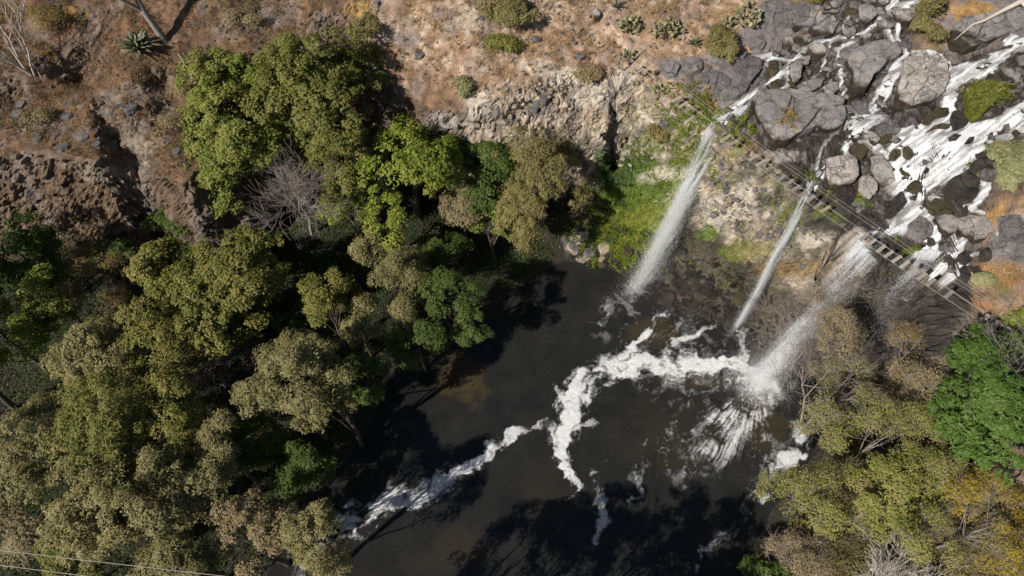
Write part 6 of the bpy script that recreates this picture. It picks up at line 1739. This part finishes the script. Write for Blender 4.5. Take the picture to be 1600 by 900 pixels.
# ---- ground cover of the woods: ivy, brambles and fallen leaves, a mass nobody could count
def cover(name, label, poly_px, n, mat, seed, hmax=0.9):
    W = [hit(a, b) for a, b in poly_px]
    A = np.array(W)[:, :2]; lo, hi = A.min(0), A.max(0); r = np.random.default_rng(seed)
    q = lo + r.random((n * 2, 2)) * (hi - lo); q = q[poly_sd(q[:, 0], q[:, 1], W) > 0]
    q = q[(samp(SHG, q[:, 0], q[:, 1]) < -0.3) & (samp(UPG, q[:, 0], q[:, 1]) < -1.5)][:n]
    k = len(q)
    hh = hmax * n2(q[:, 0], q[:, 1], 1.6, 3, seed) ** 2 * 3
    T = np.stack([q[:, 0], q[:, 1], samp(HG, q[:, 0], q[:, 1]) + hh * r.random(k)], 1)
    n_ = r.normal(size=(k, 3)) * 0.6 + np.array([0, 0, 1]); n_ /= np.linalg.norm(n_, axis=1, keepdims=True)
    t = np.cross(n_, r.normal(size=(k, 3))); t /= np.linalg.norm(t, axis=1, keepdims=True); bt = np.cross(n_, t)
    ls = 0.26 * (0.6 + 0.8 * r.random((k, 1)))
    V = np.stack([T - t * ls / 2 - bt * ls * 0.3, T - t * ls / 2 + bt * ls * 0.3, T + t * ls / 2], 1).reshape(-1, 3)
    me_ = mesh_np(name, V, np.arange(len(V)).reshape(-1, 3), False); add_float(me_, "v", np.repeat(np.clip(n2(q[:, 0], q[:, 1], 4.0, 3, seed + 1) * 1.2 - 0.4, 0, 1), 3))
    o = link(name, me_, None, LM[mat]); tag(o, label, "undergrowth", kind="stuff")
cover("undergrowth", "dark leafy undergrowth covering the floor of the left woods", [(-150, 330), (320, 330), (620, 230), (760, 220), (860, 330), (880, 400), (600, 570), (470, 800), (400, 960), (-150, 980)], 60000, "dark", 61)
cover("undergrowth", "brown green undergrowth beneath the trees of the right bank", [(1290, 560), (1400, 560), (1500, 560), (1640, 700), (1700, 960), (1180, 960), (1250, 760)], 24000, "willow", 62)

# ---- dry grass on the hillside: nobody could count it
def grass(name, label, polys, n, hmin, hmax, cols, seed, dens=None):
    r = np.random.default_rng(seed)
    pts = []
    for pl in polys:
        W = [hit(a, b) for a, b in pl]
        A = np.array(W)[:, :2]; lo, hi = A.min(0), A.max(0)
        q = lo + r.random((n, 2)) * (hi - lo)
        q = q[poly_sd(q[:, 0], q[:, 1], W) > 0]
        tuft = n2(q[:, 0], q[:, 1], 1.3, 3, seed)
        q = q[r.random(len(q)) < sstep(0.40, 0.62, tuft) + 0.06]
        pts.append(q)
    q = np.concatenate(pts)
    z = samp(HG, q[:, 0], q[:, 1]) - 0.05
    k = len(q)
    h = hmin + (hmax - hmin) * r.random(k)
    a = r.random(k) * 6.283; ln = 0.35 + 0.6 * r.random(k)
    d = np.stack([np.cos(a) * ln * h, np.sin(a) * ln * h, h], 1)
    sd = np.stack([-np.sin(a), np.cos(a), np.zeros(k)], 1) * (0.022 + 0.03 * r.random(k))[:, None]
    B = np.stack([q[:, 0], q[:, 1], z], 1)
    V = np.stack([B - sd, B + sd, B + d], 1).reshape(-1, 3)
    me_ = mesh_np(name, V, np.arange(len(V)).reshape(-1, 3), False)
    add_float(me_, "v", np.repeat(np.clip(n2(q[:, 0], q[:, 1], 3.0, 3, seed + 3) * 1.6 - 0.3 + 0.3 * (r.random(k) - 0.5), 0, 1), 3))
    o = link(name, me_, None, cols)
    tag(o, label, "grass", kind="stuff")
M_STRAW = leaf_mat("straw_grass", [(0.12, 0.085, 0.055), (0.22, 0.145, 0.08), (0.36, 0.24, 0.12), (0.33, 0.20, 0.075)], 0.2, 0.8)
M_BROWNG = leaf_mat("brown_grass", [(0.08, 0.055, 0.038), (0.15, 0.10, 0.062), (0.22, 0.145, 0.085), (0.25, 0.15, 0.06)], 0.2, 0.8)
def scrub(name, label, poly_px, n, per, mat, seed):
    W = [hit(a, b) for a, b in poly_px]
    A = np.array(W)[:, :2]; lo, hi = A.min(0), A.max(0); r = np.random.default_rng(seed)
    q = lo + r.random((n * 3, 2)) * (hi - lo); q = q[poly_sd(q[:, 0], q[:, 1], W) > 0]
    q = q[r.random(len(q)) < sstep(0.4, 0.6, n2(q[:, 0], q[:, 1], 4.0, 3, seed))][:n]
    n = len(q); c = np.stack([q[:, 0], q[:, 1], samp(HG, q[:, 0], q[:, 1])], 1)
    rad = 0.25 + 0.55 * r.random(n) ** 2
    L_ = r.normal(size=(n, per, 3)); L_ /= np.linalg.norm(L_, axis=2, keepdims=True); L_[..., 2] = np.abs(L_[..., 2]) * 0.9
    T = (c[:, None, :] + L_ * (rad[:, None] * (0.3 + 0.7 * r.random((n, per))))[..., None]).reshape(-1, 3)
    t = L_.reshape(-1, 3) + 0.5 * r.normal(size=T.shape); t /= np.linalg.norm(t, axis=1, keepdims=True)
    bt = np.cross(t, r.normal(size=T.shape)); bt /= np.linalg.norm(bt, axis=1, keepdims=True)
    ls = 0.22 * (0.5 + r.random((len(T), 1)))
    V = np.stack([T - t * ls / 2 - bt * 0.018, T - t * ls / 2 + bt * 0.018, T + t * ls / 2], 1).reshape(-1, 3)
    me_ = mesh_np(name, V, np.arange(len(V)).reshape(-1, 3), False)
    add_float(me_, "v", np.repeat(np.clip(np.repeat(r.random(n), per) * 0.7 + 0.3 * r.random(n * per), 0, 1), 3))
    o = link(name, me_, None, mat); tag(o, label, "scrub", kind="stuff")
M_SCRUB = leaf_mat("dry_scrub", [(0.07, 0.05, 0.036), (0.13, 0.09, 0.058), (0.19, 0.13, 0.075), (0.17, 0.14, 0.06)], 0.15, 0.85)
scrub("dry_scrub", "low dry brown scrub over the left slope", [(-60, -40), (560, -40), (560, 80), (420, 90), (330, 220), (290, 290), (100, 250), (-60, 235)], 800, 60, M_SCRUB, 15)
scrub("dry_scrub", "low dry scrub over the sunny upper hillside", [(540, -40), (1200, -40), (1100, 180), (1000, 130), (740, 160), (620, 110)], 450, 60, M_SCRUB, 16)
grass("dry_grass", "tawny dry grass over the sunny upper hillside", [[(540, -40), (1200, -40), (1160, 60), (1060, 120), (960, 105), (860, 105), (740, 150), (640, 130), (560, 60)]], 70000, 0.15, 0.5, M_STRAW, 5)
grass("dry_grass", "brown dry grass over the left slope", [[(-60, -40), (560, -40), (560, 70), (420, 80), (330, 220), (280, 280), (100, 240), (-60, 225)]], 80000, 0.15, 0.55, M_BROWNG, 6)
grass("dry_grass", "orange dry grass on the right bank above the bridge end", [[(1525, 420), (1600, 410), (1600, 540), (1530, 510), (1515, 470)]], 12000, 0.12, 0.4, M_STRAW, 7)
grass("dry_grass", "gold dry grass on the flat slab at the top right", [[(1490, 25), (1510, 0), (1545, 8), (1550, 35), (1520, 45)]], 5000, 0.15, 0.45, M_STRAW, 8)
grass("dry_grass", "dry grass around the bridge path left of the first fall", [[(1000, 115), (1110, 130), (1115, 175), (1060, 165), (1000, 130)]], 9000, 0.12, 0.4, M_STRAW, 9)
print("foliage triangles", CROWN_STATS[0], "total", sum(len(o.data.loops) - 2 * len(o.data.polygons) for o in bpy.data.objects if o.type == 'MESH'))
